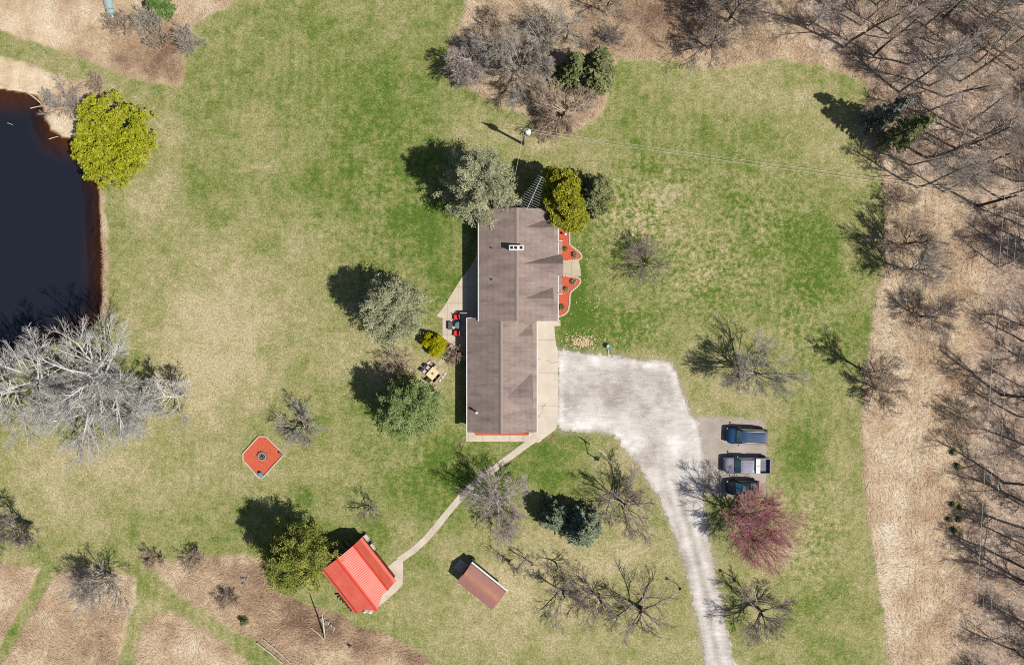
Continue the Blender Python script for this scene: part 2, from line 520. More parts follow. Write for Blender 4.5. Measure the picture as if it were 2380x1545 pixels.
def sheet(name, sd, step, x0, x1, y0, y1, z, mat, attr=None):
    """flat sheet of small cells wherever sd(DX,DY) < 0"""
    xs = np.arange(x0, x1, step); ys = np.arange(y0, y1, step)
    X, Y = np.meshgrid(xs, ys)
    d = sd(X, Y)
    keep = (d[:-1, :-1] + d[1:, :-1] + d[:-1, 1:] + d[1:, 1:]) < 0
    ids = np.arange(X.size).reshape(X.shape)
    q = np.stack([ids[1:, :-1], ids[1:, 1:], ids[:-1, 1:], ids[:-1, :-1]], -1)[keep]
    used = np.unique(q); re = np.full(X.size, -1); re[used] = np.arange(len(used))
    VV = np.stack([(X.ravel() - CX) / S, -(Y.ravel() - CY) / S, np.full(X.size, z)], -1)[used]
    at = {k: ('POINT', f(X, Y).ravel()[used]) for k, f in (attr or {}).items()}
    return tag(mesh_np(name, VV, re[q], mat, attrs=at), kind="structure")


def wobf(X, Y): return vnoise(X, Y, 9, 21) * 3.0 + vnoise(X, Y, 4.2, 22) * 4.5 + vnoise(X, Y, 25, 23) * 2.5


n = NT("white_gravel", .95, .1)
n1 = n.noise(.28, 5, None, .65, .6); n2 = n.noise(7, 3, None, .7); n3 = n.noise(1.6, 5, n.mapping(n.wpos(), (.45, 1.7, 1), (0, 0, .12)), .75, .5)
tf = n.attr("track")
v = n.math('ADD', n.math('MULTIPLY', n.math('SUBTRACT', n1, .5), 1.1), n.math('ADD', n.math('MULTIPLY', n.math('SUBTRACT', n2, .5), .95), n.math('MULTIPLY', n.math('SUBTRACT', n3, .5), .9)))
v = n.math('ADD', n.math('ADD', v, .58), n.math('MULTIPLY', tf, .42))
cg = n.ramp(v, [(0, C(142, 134, 126)), (.3, C(174, 166, 157)), (.55, C(200, 193, 185)), (.8, C(221, 215, 209)), (1, C(240, 237, 231))])
n.bump(n2, .3, .03); M_grav = n.color(cg)


def track(X, Y):
    # wheel tracks along the lane: paler ruts
    cx = np.interp(Y, [1000, 1077, 1127, 1180, 1230, 1330, 1440, 1545, 1720, 2400], [1520, 1555, 1574, 1588, 1603, 1629, 1651, 1672, 1706, 1865])
    lane = smooth(Y, 1040, 1150)
    u = (X - cx)
    rut = np.exp(-((np.abs(u) - 13) / 6) ** 2) - .9 * np.exp(-(u / 6.5) ** 2) - .5 * np.exp(-((np.abs(u) - 27) / 4) ** 2)
    edge = sdf(GRAVEL, X, Y)
    rim = np.exp(-((edge + 9) / 9) ** 2) * (.3 + .5 * vnoise(X, Y, 22, 71) + .3 * vnoise(X, Y, 8, 72)) * (1 - lane)
    blot = -.55 * np.exp(-(((X - 1430) / 90) ** 2 + ((Y - 905) / 45) ** 2)) - .3 * np.exp(-(((X - 1540) / 30) ** 2 + ((Y - 905) / 30) ** 2))
    pale = .8 * np.exp(-(((X - 1350) / 70) ** 2 + ((Y - 985) / 14) ** 2)) + .5 * np.exp(-(((X - 1400) / 90) ** 2 + ((Y - 842) / 14) ** 2)) + .5 * np.exp(-(((X - 1580) / 30) ** 2 + ((Y - 1010) / 50) ** 2))
    return lane * rut * .38 + rim + blot + pale + .35 * vnoise(X, Y, 34, 73) + .2 * vnoise(X, Y, 14, 74) - .5 * np.exp(-((edge + 1) / 3.5) ** 2)


sheet("gravel_driveway", lambda X, Y: sdf(GRAVEL, X, Y) + wobf(X, Y), 2.0, 1280, 1920, 800, 2300, .010, M_grav, {"track": track})
n = NT("grey_gravel", .95, .1)
n1 = n.noise(.5, 5, None, .65); n2 = n.noise(9, 3, None, .75)
v = n.math('ADD', n.math('MULTIPLY', n.math('SUBTRACT', n1, .5), .9), n.math('ADD', n.math('MULTIPLY', n.math('SUBTRACT', n2, .5), 1.1), .5))
M_pad = n.color(n.ramp(v, [(0, C(128, 116, 106)), (.4, C(170, 158, 148)), (.7, C(194, 182, 172)), (1, C(222, 214, 206))]))
n.bump(n2, .4, .03)
sheet("parking_pad", lambda X, Y: sdf(PAD, X, Y) + wobf(X, Y), 2.0, 1580, 1800, 955, 1170, .005, M_pad)

# concrete
def m_concrete(name, c1, c2, jx, jy, ox=0.0, oy=0.0, crack=0.0):
    n = NT(name, .85, .2)
    sep = n.node("ShaderNodeSeparateXYZ"); n.put(sep.inputs[0], n.wpos())
    a = n.noise(.6, 5, None, .6); b = n.noise(9, 3, None, .7)
    c = n.mix(n.mrange(n.math('ADD', a, n.math('MULTIPLY', b, .35)), .45, .9), c1, c2)
    lines = None
    for ax, per, o in ((0, jx, ox), (1, jy, oy)):
        if not per: continue
        f = n.math('FRACT', n.math('DIVIDE', n.math('ADD', sep.outputs[ax], 1000 * per + o), per))
        l = n.math('LESS_THAN', f, .035 / per)
        lines = l if lines is None else n.math('MAXIMUM', lines, l)
    if crack:
        vo = n.node("ShaderNodeTexVoronoi"); vo.feature = 'DISTANCE_TO_EDGE'; vo.inputs["Scale"].default_value = crack
        mp = n.node("ShaderNodeVectorMath"); n.put(mp.inputs[0], n.wpos())
        nn = n.node("ShaderNodeTexNoise"); nn.inputs["Scale"].default_value = 1.2; n.put(nn.inputs["Vector"], n.wpos())
        sc = n.node("ShaderNodeVectorMath"); sc.operation = 'SCALE'; n.put(sc.inputs[0], nn.outputs[1]); sc.inputs["Scale"].default_value = .7
        n.put(mp.inputs[1], sc.outputs[0]); n.put(vo.inputs["Vector"], mp.outputs[0])
        l = n.math('MULTIPLY', n.math('LESS_THAN', vo.outputs[0], .005), n.math('GREATER_THAN', a, .5))
        lines = l if lines is None else n.math('MAXIMUM', lines, l)
    if lines is not None: c = n.mix(n.math('MULTIPLY', lines, .7), c, C(110, 98, 84))
    n.bump(b, .15, .01)
    return n.color(c)


M_conc = m_concrete("concrete_patio", C(222, 208, 186), C(196, 180, 160), 1.24, 1.9, .2, .35)
M_apron = m_concrete("concrete_apron", C(226, 214, 196), C(206, 194, 176), 0, 3.9, 0, .9, .2)
M_walk = m_concrete("concrete_walk", C(222, 210, 192), C(196, 182, 164), 0, 0, 0, 0, .5)
M_gwalk = m_concrete("concrete_garage_walk", C(224, 210, 190), C(200, 184, 164), 1.62, 0, .3, 0)


def slab(name, poly, z, mat):
    return tag(MB().prism([(WX(x), WY(y)) for x, y in poly], -.05, z).build(name, mat), kind="structure")


slab("patio", [(1109, 565), (1107, 595), (1095, 619), (1072, 647), (1052, 679), (1032, 712), (1014, 735), (1028.5, 739), (1028.5, 789),
               (1042, 808), (1067, 809), (1067, 836), (1100, 836), (1125, 760), (1125, 565)], .05, M_conc)
slab("driveway_apron", [(1240, 740), (1302, 744), (1303, 757), (1288, 758), (1292, 800), (1296.5, 815), (1296.5, 984), (1291, 998),
                        (1264, 1018), (1256, 1025), (1240, 1007)], .045, M_apron)
slab("garage_walk", [(1083, 995), (1240, 1005), (1256, 1025), (1252, 1028), (1236, 1025.5), (1083, 1025.5)], .04, M_gwalk)
pc = [(1249, 1016), (1222, 1034), (1190, 1058), (1141, 1094), (1110, 1116), (1088, 1137), (1066, 1161), (1041, 1190), (1014, 1224), (988, 1254), (960, 1279), (926, 1302)]
L_, R_ = [], []
for i, p in enumerate(pc):
    a = Vector(pc[max(i - 1, 0)]); b = Vector(pc[min(i + 1, len(pc) - 1)])
    t = (b - a).normalized(); nn = Vector((-t.y, t.x))
    L_.append(tuple(Vector(p) + nn * 7.6)); R_.append(tuple(Vector(p) - nn * 7.6))
mb = MB()
for i in range(len(pc) - 1):
    vs = [W(*q, .03) for q in (L_[i], L_[i + 1], R_[i + 1], R_[i])]
    lo = [(x, y, -.05) for x, y, z in vs]
    mb.add(vs + lo, [(0, 1, 2, 3), (0, 4, 5, 1), (2, 6, 7, 3)])
tag(mb.build("walkway", M_walk), kind="structure")
slab("barn_apron", [(896, 1320), (918, 1302), (934, 1296), (937, 1307), (936, 1357), (928, 1367), (900, 1392), (866, 1421), (853, 1424), (838, 1404), (880, 1360)], .042, M_walk)
slab("front_step", [(1300, 607), (1345, 605), (1349, 625), (1350, 642), (1300, 640)], .06, m_concrete("concrete_step", C(214, 198, 174), C(180, 164, 142), 1.25, 0, .45, 0))

# ------------------------------------------------------------------ house
def m_shingle(name, c1, c2, c3, axis_rows):
    n = NT(name, .9, .15)
    p = n.wpos()
    big = n.noise(.5, 4, n.mapping(p, (.7, 2.0, 1)), .6); fine = n.noise(9, 3, None, .75)
    c = n.mix(n.mrange(big, .35, .68), c1, c2)
    c = n.mix(n.math('MULTIPLY', n.mrange(fine, .35, .7), .45), c, c3)
    br = n.node("ShaderNodeTexBrick"); n.put(br.inputs["Vector"], n.mapping(p, (1, 1, 1), (0, 0, axis_rows)))
    br.inputs["Scale"].default_value = 1.0; br.inputs["Brick Width"].default_value = .3; br.inputs["Row Height"].default_value = .14
    br.inputs["Mortar Size"].default_value = .012
    br.inputs["Color1"].default_value = (1, 1, 1, 1); br.inputs["Color2"].default_value = (.86, .86, .86, 1); br.inputs["Mortar"].default_value = (.62, .6, .58, 1)
    st = n.noise(.9, 3, n.mapping(p, (.5, 1.6, 1)), .5)
    c = n.mix(n.math('MULTIPLY', n.mrange(st, .54, .74), .5), c, C(112, 98, 98))
    c = n.mix(.8, c, br.outputs[0], 'MULTIPLY')
    n.bump(br.outputs[1], -.25, .02)
    return n.color(c)


M_roof = m_shingle("brown_shingles", C(168, 150, 142), C(138, 121, 117), C(184, 162, 150), math.pi / 2)
M_ridge = m_plain("ridge_shingles", C(168, 148, 140), C(146, 128, 122), 8, .9)
M_white = m_plain("white_trim", C(236, 234, 230), C(218, 214, 208), 3, .5)
M_siding = m_plain("cream_siding", C(208, 200, 184), C(190, 182, 168), 2, .7)
M_brickw = m_plain("wall_brick", C(160, 96, 76), C(128, 74, 60), 9, .85)
M_glass = m_plain("window_glass", C(40, 52, 62), C(56, 70, 82), 1, .08, 0, .6)
M_door = m_plain("door_paint", C(120, 58, 44), C(104, 50, 40), 3, .5)
M_dark = m_plain("dark_metal", C(46, 44, 44), C(34, 32, 32), 8, .55)
M_black = m_plain("black_metal", C(26, 25, 25), C(18, 18, 18), 8, .5)
M_alu = m_plain("aluminium", C(222, 222, 222), C(200, 200, 202), 5, .4, .3)
M_chim = m_plain("white_chimney_brick", C(232, 222, 206), C(206, 192, 176), 9, .8)
M_flue = m_plain("flue_clay", C(60, 34, 22), C(36, 20, 14), 8, .9)

ZE, ZR = 3.0, 4.5
hw, he, hr = WX(1113, ZE), WX(1296.4, ZE), WX(1201.5, ZR)
hn, hs = WY(484, 4.0), WY(746, 3.6)
GE, GR = 2.2, 3.85
gw, ge_, gr_ = WX(1086, GE), WX(1247.3, GE), WX(1165, GR)
gn, gs = hs, WY(1006, 3.0)
gn_w = WY(739, GE)
hc = Vector(((hw + he) / 2, (hn + hs) / 2, 0))
house = thing("house", "long ranch house with brown shingle roofs, white chimney and attached garage", "house", hc)


def hb(): return MB(hc)


def zr_h(x): return ZE + (ZR - ZE) * ((x - hw) / (hr - hw) if x < hr else (he - x) / (he - hr))
def zr_g(x): return GE + (GR - GE) * ((x - gw) / (gr_ - gw) if x < gr_ else (ge_ - x) / (ge_ - gr_))


T = .16
rf = lambda u, w_, t: (u, t, w_)
mb = hb().extrude([(hw, ZE), (hr, ZR), (he, ZE), (he, ZE - T), (hr, ZR - T), (hw, ZE - T)], hn, hs, rf)
roof = mb.build("roof", M_roof, house)
# dormers
def dormer(xa, xf, yc, wd, zf, parent, mat=M_roof, lift=.02):
    zt = zf(xa) + lift; zb = zf(xf) + lift
    mb = hb()
    mb.add([(xa, yc, zt), (xf, yc, zt), (xf, yc + wd, zb), (xf, yc - wd, zb), (xa, yc, zt - .3), (xf, yc, zb - .3), (xf, yc + wd, zb - .3), (xf, yc - wd, zb - .3)],
           [(0, 1, 2), (0, 3, 1), (1, 3, 2), (0, 2, 6, 4), (0, 4, 7, 3), (2, 3, 7, 6), (4, 6, 7)])
    d = mb.build("dormer", mat, parent)
    fb = hb().add([(xf + .03, yc + wd * .8, zb + .04), (xf + .03, yc - wd * .8, zb + .04), (xf + .03, yc, zt - .1)], [(0, 1, 2)])
    fb.build("gable_panel", M_siding, d)
    return d


dormer(WX(1222, 4.4), WX(1285, 3.3), WY(529, 3.8), 1.28, zr_h, house)
dormer(WX(1222, 4.4), WX(1285, 3.3), WY(693.5, 3.8), 1.28, zr_h, house)
# entry gable over the porch
pz = ZE + .02
xa, xf, yc = WX(1215, 4.5), WX(1307.5, ZE), WY(613.8, 3.8)
zt = zr_h(xa) + .02; zb = ZE - .1
hb().add([(xa, yc, zt), (xf, yc, zt - .05), (xf, yc + 1.15, zb + .12), (xf, yc - 1.15, zb + .12), (he, yc + 1.1, ZE + .05), (he, yc - 1.1, ZE + .05),
          (xf, yc + 1.15, zb), (xf, yc - 1.15, zb), (he, yc + 1.1, zb), (he, yc - 1.1, zb), (xf, yc, zb)],
         [(0, 1, 2, 4), (0, 5, 3, 1), (1, 3, 7, 10, 6, 2), (2, 6, 8, 4), (3, 5, 9, 7), (6, 10, 7, 9, 8)]).build("entry_gable", M_roof, house)
# porch roof strip
y0, y1 = WY(560.6, 2.9), WY(682, 2.9)
pr = hb().extrude([(he + .12, ZE - .03), (WX(1307, 2.9), ZE - .14), (WX(1307, 2.9), ZE - .26), (he + .12, ZE - .16)], y0, yc + 1.25, rf)
pr.build("porch_roof", M_roof, house)
pr = hb().extrude([(he + .12, ZE - .03), (WX(1307, 2.9), ZE - .14), (WX(1307, 2.9), ZE - .26), (he + .12, ZE - .16)], yc - 1.25, y1, rf)
pr.build("porch_roof", M_roof, house)
mb = hb()
for yy in (y0 - .35, yc + 1.6, yc - 1.6, y1 + .35): mb.box((WX(1303, 2), yy, 1.4), (.12, .12, 2.6))
for k, yy in enumerate((y0 - .35, yc + 1.6, yc - 1.6, y1 + .35)):
    hb().box((WX(1303, 2), yy, 1.39), (.12, .12, 2.66)).build("porch_post", M_white, house)
for yy in (y0 + .04, y1 - .04): hb().box((WX(1302, 2.9), yy, ZE - .13), (.62, .07, .14)).build("porch_trim", M_white, house)
mb = hb().extrude([(gw, GE), (gr_, GR), (ge_, GE), (ge_, GE - T), (gr_, GR - T), (gw, GE - T)], gn + .35, gs, rf)
mb.extrude([(gw, GE), (hw + .3, zr_g(hw + .3)), (hw + .3, zr_g(hw + .3) - T), (gw, GE - T)], gn_w, gn + .35, rf)
groof = mb.build("garage_roof", M_roof, house)
dormer(WX(1204, 3.3), WX(1237, 2.4), WY(780.7, 3.0), 1.52, zr_g, house)
dormer(WX(1180, 3.6), WX(1237, 2.4), WY(922, 3.0), 2.75, zr_g, house)
for x, z, a, b in ((hr, ZR, hn, hs), (gr_, GR, gn + .35, gs)):
    hb().extrude([(x - .2, z - .03), (x, z + .05), (x + .2, z - .03)], a - .02, b + .02, rf).build("ridge_cap", M_ridge, house)
# gutters
for x, z, a, b in ((hw - .06, ZE - .06, hn, hs), (he + .06, ZE - .06, hn, y0 + .1), (he + .06, ZE - .06, y1 - .1, hs), (he + .065, ZE - .03, y0 - .1, yc + 1.2), (he + .065, ZE - .03, yc - 1.2, y1 + .1),
                   (gw - .06, GE - .06, gn_w, gs), (ge_ + .06, GE - .06, gn, gs)):
    hb().box((x, (a + b) / 2, z), (.11, abs(a - b), .11)).build("gutter", M_white, house)
hb().box((gw + .65, gn_w + .03, GE + .12), (1.3, .06, .1)).build("fascia", M_white, house)
hb().box(((ge_ + he) / 2 + .1, hs - .05, ZE - .1), (he - ge_ - .1, .06, .14)).build("fascia", M_white, house)
# walls
OV = .45
mb = hb()
x0, x1 = hw + OV, he - OV
ya, yb = hn - OV * .6, hs + OV * .3
sec = [(x0, 0), (x0, zr_h(x0) - T - .01), (hr, ZR - T - .01), (x1, zr_h(x1) - T - .01), (x1, 0)]
mb.extrude(sec, ya, yb, rf).build("wall", M_siding, house)
mb = hb()
x0g, x1g = gw + .38, ge_ - OV
yag, ybg = gn + .1, gs + OV * .7
mb.extrude([(x0g, 0), (x0g, zr_g(x0g) - T - .01), (gr_, GR - T - .01), (x1g, zr_g(x1g) - T - .01), (x1g, 0)], yb - .02, ybg, rf).build("garage_wall", M_brickw, house)


def window(x, y, z, sx, sy, sz, par=house):
    fr = hb().box((x, y, z), (sx, sy, sz)).build("window", M_white, par)
    d = (.05, -.16) if sx < sy else (-.16, .05)
    hb().box((x, y, z), (max(sx + d[0], .05), max(sy + d[1], .05), sz - .16)).build("pane", M_glass, fr)


for yy in (523, 580, 655, 715): window(x1 + .0, WY(yy), 1.6, .1, 1.3, 1.2)
for yy in (520, 560, 620): window(x0 - .0, WY(yy), 1.6, .1, 1.3, 1.2)
for yy in (800, 880, 950): window(x0g, WY(yy), 1.35, .1, 1.1, .9)
window(WX(1165), ybg, 1.4, 1.2, .1, .9)
d = hb().box((x1 + .02, WY(625), 1.05), (.1, 1.0, 2.1)).build("door", M_door, house)
hb().blob((x1 + .12, WY(632), 1.0), (.05, .05, .05)).build("handle", M_alu, d)
d = hb().box((x0 - .02, WY(690), 1.05), (.1, 1.8, 2.1)).build("patio_door", M_white, house)
hb().box((x0 - .04, WY(690), 1.05), (.1, 1.6, 1.9)).build("pane", M_glass, d)
for yy in (845, 922): hb().box((x1g + .02, WY(yy), 1.0), (.1, 2.7, 2.0)).build("garage_door", M_white, house)
# chimney
zc_ = ZR + .75
xa, xb_ = WX(1183, zc_), WX(1218, zc_); ya_, yb2 = WY(569.6, zc_), WY(582, zc_)
cc = ((xa + xb_) / 2, (ya_ + yb2) / 2)
ch = hb().box((cc[0], cc[1], (ZR - 1 + zc_) / 2 - .05), (xb_ - xa - .12, ya_ - yb2 - .12, zc_ - ZR + .9)).build("chimney", M_chim, roof)
hb().box((cc[0], cc[1], zc_ - .06), (xb_ - xa, ya_ - yb2, .12)).build("chimney_cap", M_white, roof)
for fx in (1189.7, 1199, 1211.7):
    hb().box((WX(fx, zc_), cc[1], zc_ + .05), (.26, .28, .11)).build("flue", M_flue, roof)
for px, py in ((1142.7, 576), (1142.7, 649)):
    x, y, z = WX(px, 3.6), WY(py, 3.6), zr_h(WX(px, 3.6))
    hb().lathe([(.14, 0), (.07, .04), (.06, .3), (.0, .3)], (x, y, z - .02), 8).build("vent_pipe", M_dark, roof)
x, y = WX(1107.5, 3.3), WY(958.5, 3.3)
hb().lathe([(.15, 0), (.1, .05), (.1, .75), (.16, .76), (.16, .9), (.02, .95)], (x, y, zr_g(x) - .03), 10).build("flue_pipe", M_alu, groof)
# antenna on a mast against the north gable
za = 8.6
pA, pB = Vector(W(1259.6, 410, za)), Vector(W(1224, 487.8, za))
mid = pA.lerp(pB, .55)
ant = thing("tv_antenna", "large aluminium television antenna with many crossbars above the house roof", "antenna", (mid.x, mid.y, 0))
mo = (mid.x, mid.y, 0)
MB(mo).tube([(mid.x, mid.y, 0), (mid.x, mid.y, za + .3)], .03, 6).build("mast", M_alu, ant)
MB(mo).tube([pA, pB], .035, 6).build("boom", M_alu, ant)
dirp = (pB - pA).normalized(); perp = Vector((-dirp.y, dirp.x, 0))
if perp.x < 0: perp = -perp
for k in range(15):
    t = (k + .4) / 15.0
    q = pA.lerp(pB, t)
    hl = .38 + 1.05 * t ** 1.3
    MB(mo).tube([q - perp * hl, q + perp * hl * .95], .016, 5).build("crossbar", M_alu, ant)

# ------------------------------------------------------------------ flower beds
n = NT("red_mulch", .95, .1)
f = n.noise(11, 4, None, .75)
M_mulch = n.color(n.ramp(f, [(0.2, C(146, 66, 46)), (.5, C(210, 100, 72)), (.8, C(232, 136, 106))]))
n.bump(f, .6, .05)
M_edge = m_plain("edging_stone", C(222, 206, 184), C(196, 178, 156), 7, .85)


def ribbon(mb, pts, z0, z1, wd, closed=False, gap=.0, step=None):
    """row of edging blocks along a survey polyline"""
    P = [Vector((WX(x), WY(y))) for x, y in pts]
    if closed: P.append(P[0])
    for a, b in zip(P[:-1], P[1:]):
        L = (b - a).length; k = max(1, round(L / step)) if step else 1
        ang = math.atan2(b.y - a.y, b.x - a.x)
        for i in range(k):
            c = a.lerp(b, (i + .5) / k)
            mb.box((c.x, c.y, (z0 + z1) / 2 + (i % 2) * .004), (L / k - gap, wd, z1 - z0), ang)


def zp(px, py): return (1076.8 + px * .20057, 449.3 + py * .20057)


B1 = [zp(*p) for p in ((1080, 400), (1229, 445), (1231, 590), (1262, 620), (1310, 655), (1358, 695), (1374, 735), (1355, 765), (1290, 776), (1155, 790), (1080, 792))]
B2 = [zp(*p) for p in ((1080, 948), (1155, 950), (1240, 962), (1325, 975), (1358, 1002), (1354, 1042), (1310, 1092), (1246, 1142), (1233, 1190), (1231, 1290), (1214, 1365), (1168, 1408), (1105, 1430), (1080, 1432))]
for B, e0, e1, lab in ((B1, 1, 10, "red mulch bed with pale scalloped edging above the front step, nearer the yellow tree"),
                       (B2, 1, 13, "red mulch bed with pale scalloped edging below the front step, nearer the driveway")):
    bd = thing("flower_bed", lab, "flower bed", (WX(1310), WY(sum(p[1] for p in B) / len(B)), 0), 0, "mulch beds along the house front")
    o = tuple(bd.location)
    MB(o).prism([(WX(x), WY(y)) for x, y in B], -.02, .07).build("mulch", M_mulch, bd)
    mb = MB(o); ribbon(mb, B[e0:e1], 0, .13, .2, False, .03, .27); mb.build("edging", M_edge, bd)
strip = tag(MB((WX(1165), WY(1007), 0)).prism([(WX(x), WY(y)) for x, y in ((1100, 1000), (1103, 1006), (1106, 1011), (1230, 1011), (1230, 1000))], .0, .075).build("mulch_strip", M_mulch, None, loc=(WX(1165), WY(1007), 0)),
            "narrow strip of red mulch along the garage end wall", "flower bed")
M_globe = m_plain("white_globe", C(250, 248, 244), C(240, 238, 232), 3, .4)
for (px, py), lab in (((1313, 546), "white globe garden lamp on a short post in the front mulch bed"), ((1229.5, 1008), "white globe garden lamp at the garage corner")):
    t = thing("garden_lamp", lab, "garden lamp", W(px, py, 0), 0, "white globe garden lamps")
    MB().lathe([(.05, 0), (.03, .05), (.03, .62)], (0, 0, 0), 8).build("post", M_dark, t)
    MB().blob((0, 0, .75), (.16, .16, .16), 12, 8).build("globe", M_globe, t, True)

# ------------------------------------------------------------------ fire pit bed
def zf(px, py): return (557.8 + px * .07521, 999.4 + py * .07521)


FP = [zf(*p) for p in ((590, 185), (815, 190), (1375, 740), (690, 1480), (600, 1475), (190, 1000), (110, 930), (98, 722))]
fo = (WX(610), WY(1060), 0)
fb = thing("fire_pit_bed", "red mulch square with cut corners and pale timber edging around the fire ring", "mulch bed", fo)
MB(fo).prism([(WX(x), WY(y)) for x, y in FP], -.02, .05).build("mulch", M_mulch, fb)
mb = MB(fo); ribbon(mb, FP, 0, .2, .13, True, 0); mb.build("timber_edging", M_edge, fb)
c = zf(690, 800)
fr_ = thing("fire_ring", "round stone fire ring with ash in the middle of the red mulch", "fire pit", W(*c, .05))
M_stone = m_plain("grey_stone", C(176, 168, 160), C(128, 120, 114), 6, .9, bump=.3)
M_ash = m_plain("ash", C(150, 138, 116), C(92, 82, 70), 9, 1.0, bump=.5)
for k in range(12):
    a = 2 * math.pi * k / 12
    MB().box((.45 * math.cos(a), .45 * math.sin(a), .12), (.17, .22, .26), a).build("ring_stone", M_stone, fr_, bevel=.03)
MB().lathe([(.37, 0), (.36, .07), (.1, .09), (.0, .09)], (0, 0, 0), 14).build("ash_bed", M_ash, fr_)
MB().tube([(-.2, -.1, .12), (.2, .12, .14)], .05, 6).build("charred_log", M_black, fr_)
MB().tube([(-.1, .2, .12), (.15, -.15, .2)], .045, 6).build("charred_log", M_black, fr_)
rg = np.random.default_rng(4)
rr = thing("stone_heap", "small heap of loose pale stones against the fire ring", "stones", W(*zf(825, 800), .05))
for k in range(9):
    MB().blob((rg.uniform(-.08, .1), -.35 + .085 * k, .06), (.07, .06, .06), 6, 4, .2, k).build("stone", M_stone, rr)
c = zf(660, 1340)
bk = thing("bucket", "bright blue bucket with a lid in the corner of the fire pit bed", "bucket", W(*c, .05))
M_blue = m_plain("blue_plastic", C(20, 176, 222), C(14, 160, 206), 3, .4)
MB().lathe([(.15, 0), (.19, .36), (.2, .36), (.2, .42)], (0, 0, 0), 16).build("body", M_blue, bk)
MB().lathe([(.21, .42), (.21, .45), (.02, .46)], (0, 0, 0), 16).build("lid", M_blue, bk)
MB().tube([(.2 * math.cos(a), .2 * math.sin(a), .38 - .1 * math.sin(a)) for a in np.linspace(0, math.pi, 9)], .008, 4).build("handle", M_alu, bk)
tag(MB().box((0, 0, .05), (.5, .5, .1), .7).build("paver", M_stone, None, loc=W(*zf(640, 1410), .05), bevel=.02), "grey paving slab beside the blue bucket in the bed corner", "paver")
tg = thing("wood_box", "small weathered box at the right corner of the fire pit bed", "box", W(*zf(1290, 725), .05), -.6)
M_grey = m_plain("weathered_wood", C(140, 134, 130), C(100, 94, 90), 10, .9)
MB().box((0, 0, .15), (.5, .22, .3)).build("body", M_grey, tg, bevel=.01)
MB().box((0, 0, .325), (.54, .26, .05)).build("lid", M_grey, tg, bevel=.01)

# ------------------------------------------------------------------ barn
def zb_(px, py): return (743.7 + px * .14538, 1216.3 + py * .14538)


def m_metal_roof(name, c1, c2, axis_):
    n = NT(name, .42, .4)
    o = n.opos()
    sep = n.node("ShaderNodeSeparateXYZ"); n.put(sep.inputs[0], o)
    a = n.noise(.9, 4, o, .6)
    f = n.math('FRACT', n.math('DIVIDE', n.math('ADD', sep.outputs[axis_], 100.0), .23))
    rib = n.math('LESS_THAN', f, .2)
    c = n.mix(n.mrange(a, .3, .7), c1, c2)
    c = n.mix(n.math('MULTIPLY', rib, .2), c, C(170, 60, 40))
    n.bump(n.mrange(n.math('ABSOLUTE', n.math('SUBTRACT', f, .5)), .3, .5), .5, .03)
    return n.color(c)


M_redroof = m_metal_roof("red_metal_roof", C(244, 122, 102), C(224, 98, 78), 0)
M_redtrim = m_plain("red_trim", C(236, 78, 58), C(222, 66, 48), 4, .45)
M_barnwall = m_plain("barn_boards", C(150, 62, 40), C(116, 46, 32), 6, .85)
Aq, Bq, Cq = zb_(670, 215), zb_(1215, 915), zb_(555, 1440)
zeb = 2.0
vA, vB, vC = Vector(W(*Aq, zeb)), Vector(W(*Bq, zeb)), Vector(W(*Cq, zeb))
ux = (vB - vA); Lb = ux.length; ux.normalize()
bw = (vC - vB).length / 2
ctr = (vA + vC) / 2
ang = math.atan2(ux.y, ux.x)
barn = thing("barn", "small barn under a bright red metal gambrel roof with pointed hay hood", "barn", (ctr.x, ctr.y, 0), ang)
# local: x along ridge (towards the front gable), y to the left of it
hl = Lb / 2
d_, zb1, zrg, fl = bw * .70, zeb + 1.48, zeb + 2.25, .28
def sect(off):
    return [(bw, zeb), (bw - fl, zeb + .16), (d_, zb1), (0, zrg), (-d_, zb1), (-(bw - fl), zeb + .16), (-bw, zeb)]


sc_ = sect(0)
def roofpiece(i, name, mat=M_redroof):
    (a, za_), (b, zb2) = sc_[i], sc_[i + 1]
    return MB().extrude([(a, za_), (b, zb2), (b, zb2 - .07), (a, za_ - .07)], -hl, hl, lambda u, w_, t: (t, u, w_)).build(name, mat, barn)


mb = MB()
for i in range(6):
    (a, za_), (b, zb2) = sc_[i], sc_[i + 1]
    mb.extrude([(a, za_), (b, zb2), (b, zb2 - .07), (a, za_ - .07)], -hl, hl, lambda u, w_, t: (t, u, w_))
broof = mb.build("roof", M_redroof, barn)
mb = MB().add([(hl + .003, d_ * .62, zrg - .62 * .77), (hl + .003, 0, zrg), (hl + 1.0, 0, zrg - .02), (hl + .003, -d_ * .62, zrg - .62 * .77),
               (hl + .003, d_ * .62, zrg - .62 * .77 - .07), (hl + .003, -d_ * .62, zrg - .62 * .77 - .07), (hl + .95, 0, zrg - .1)],
              [(0, 2, 1), (1, 2, 3), (0, 4, 6, 2), (2, 6, 5, 3), (4, 5, 6)]).build("hay_hood", M_redroof, barn)
MB().extrude([(.16, zrg - .04), (0, zrg + .05), (-.16, zrg - .04)], -hl - .02, hl + .95, lambda u, w_, t: (t, u, w_)).build("ridge_cap", M_redtrim, barn)
for s in (-1, 1):
    mb = MB()
    mb.extrude([(s * (d_ + .1), zb1 - .14), (s * (d_ - .02), zb1 + .05), (s * (d_ - .16), zb1 + .02)], -hl - .02, hl + .02, lambda u, w_, t: (t, u, w_))
    mb.build("ridge_trim", M_redtrim, barn)
wl = [(bw - .3, 0), (bw - .3, zeb + .05), (d_ - .06, zb1 - .12), (0, zrg - .12), (-(d_ - .06), zb1 - .12), (-(bw - .3), zeb + .05), (-(bw - .3), 0)]
MB().extrude(wl, -hl + .25, hl - .25, lambda u, w_, t: (t, u, w_)).build("wall", M_barnwall, barn)
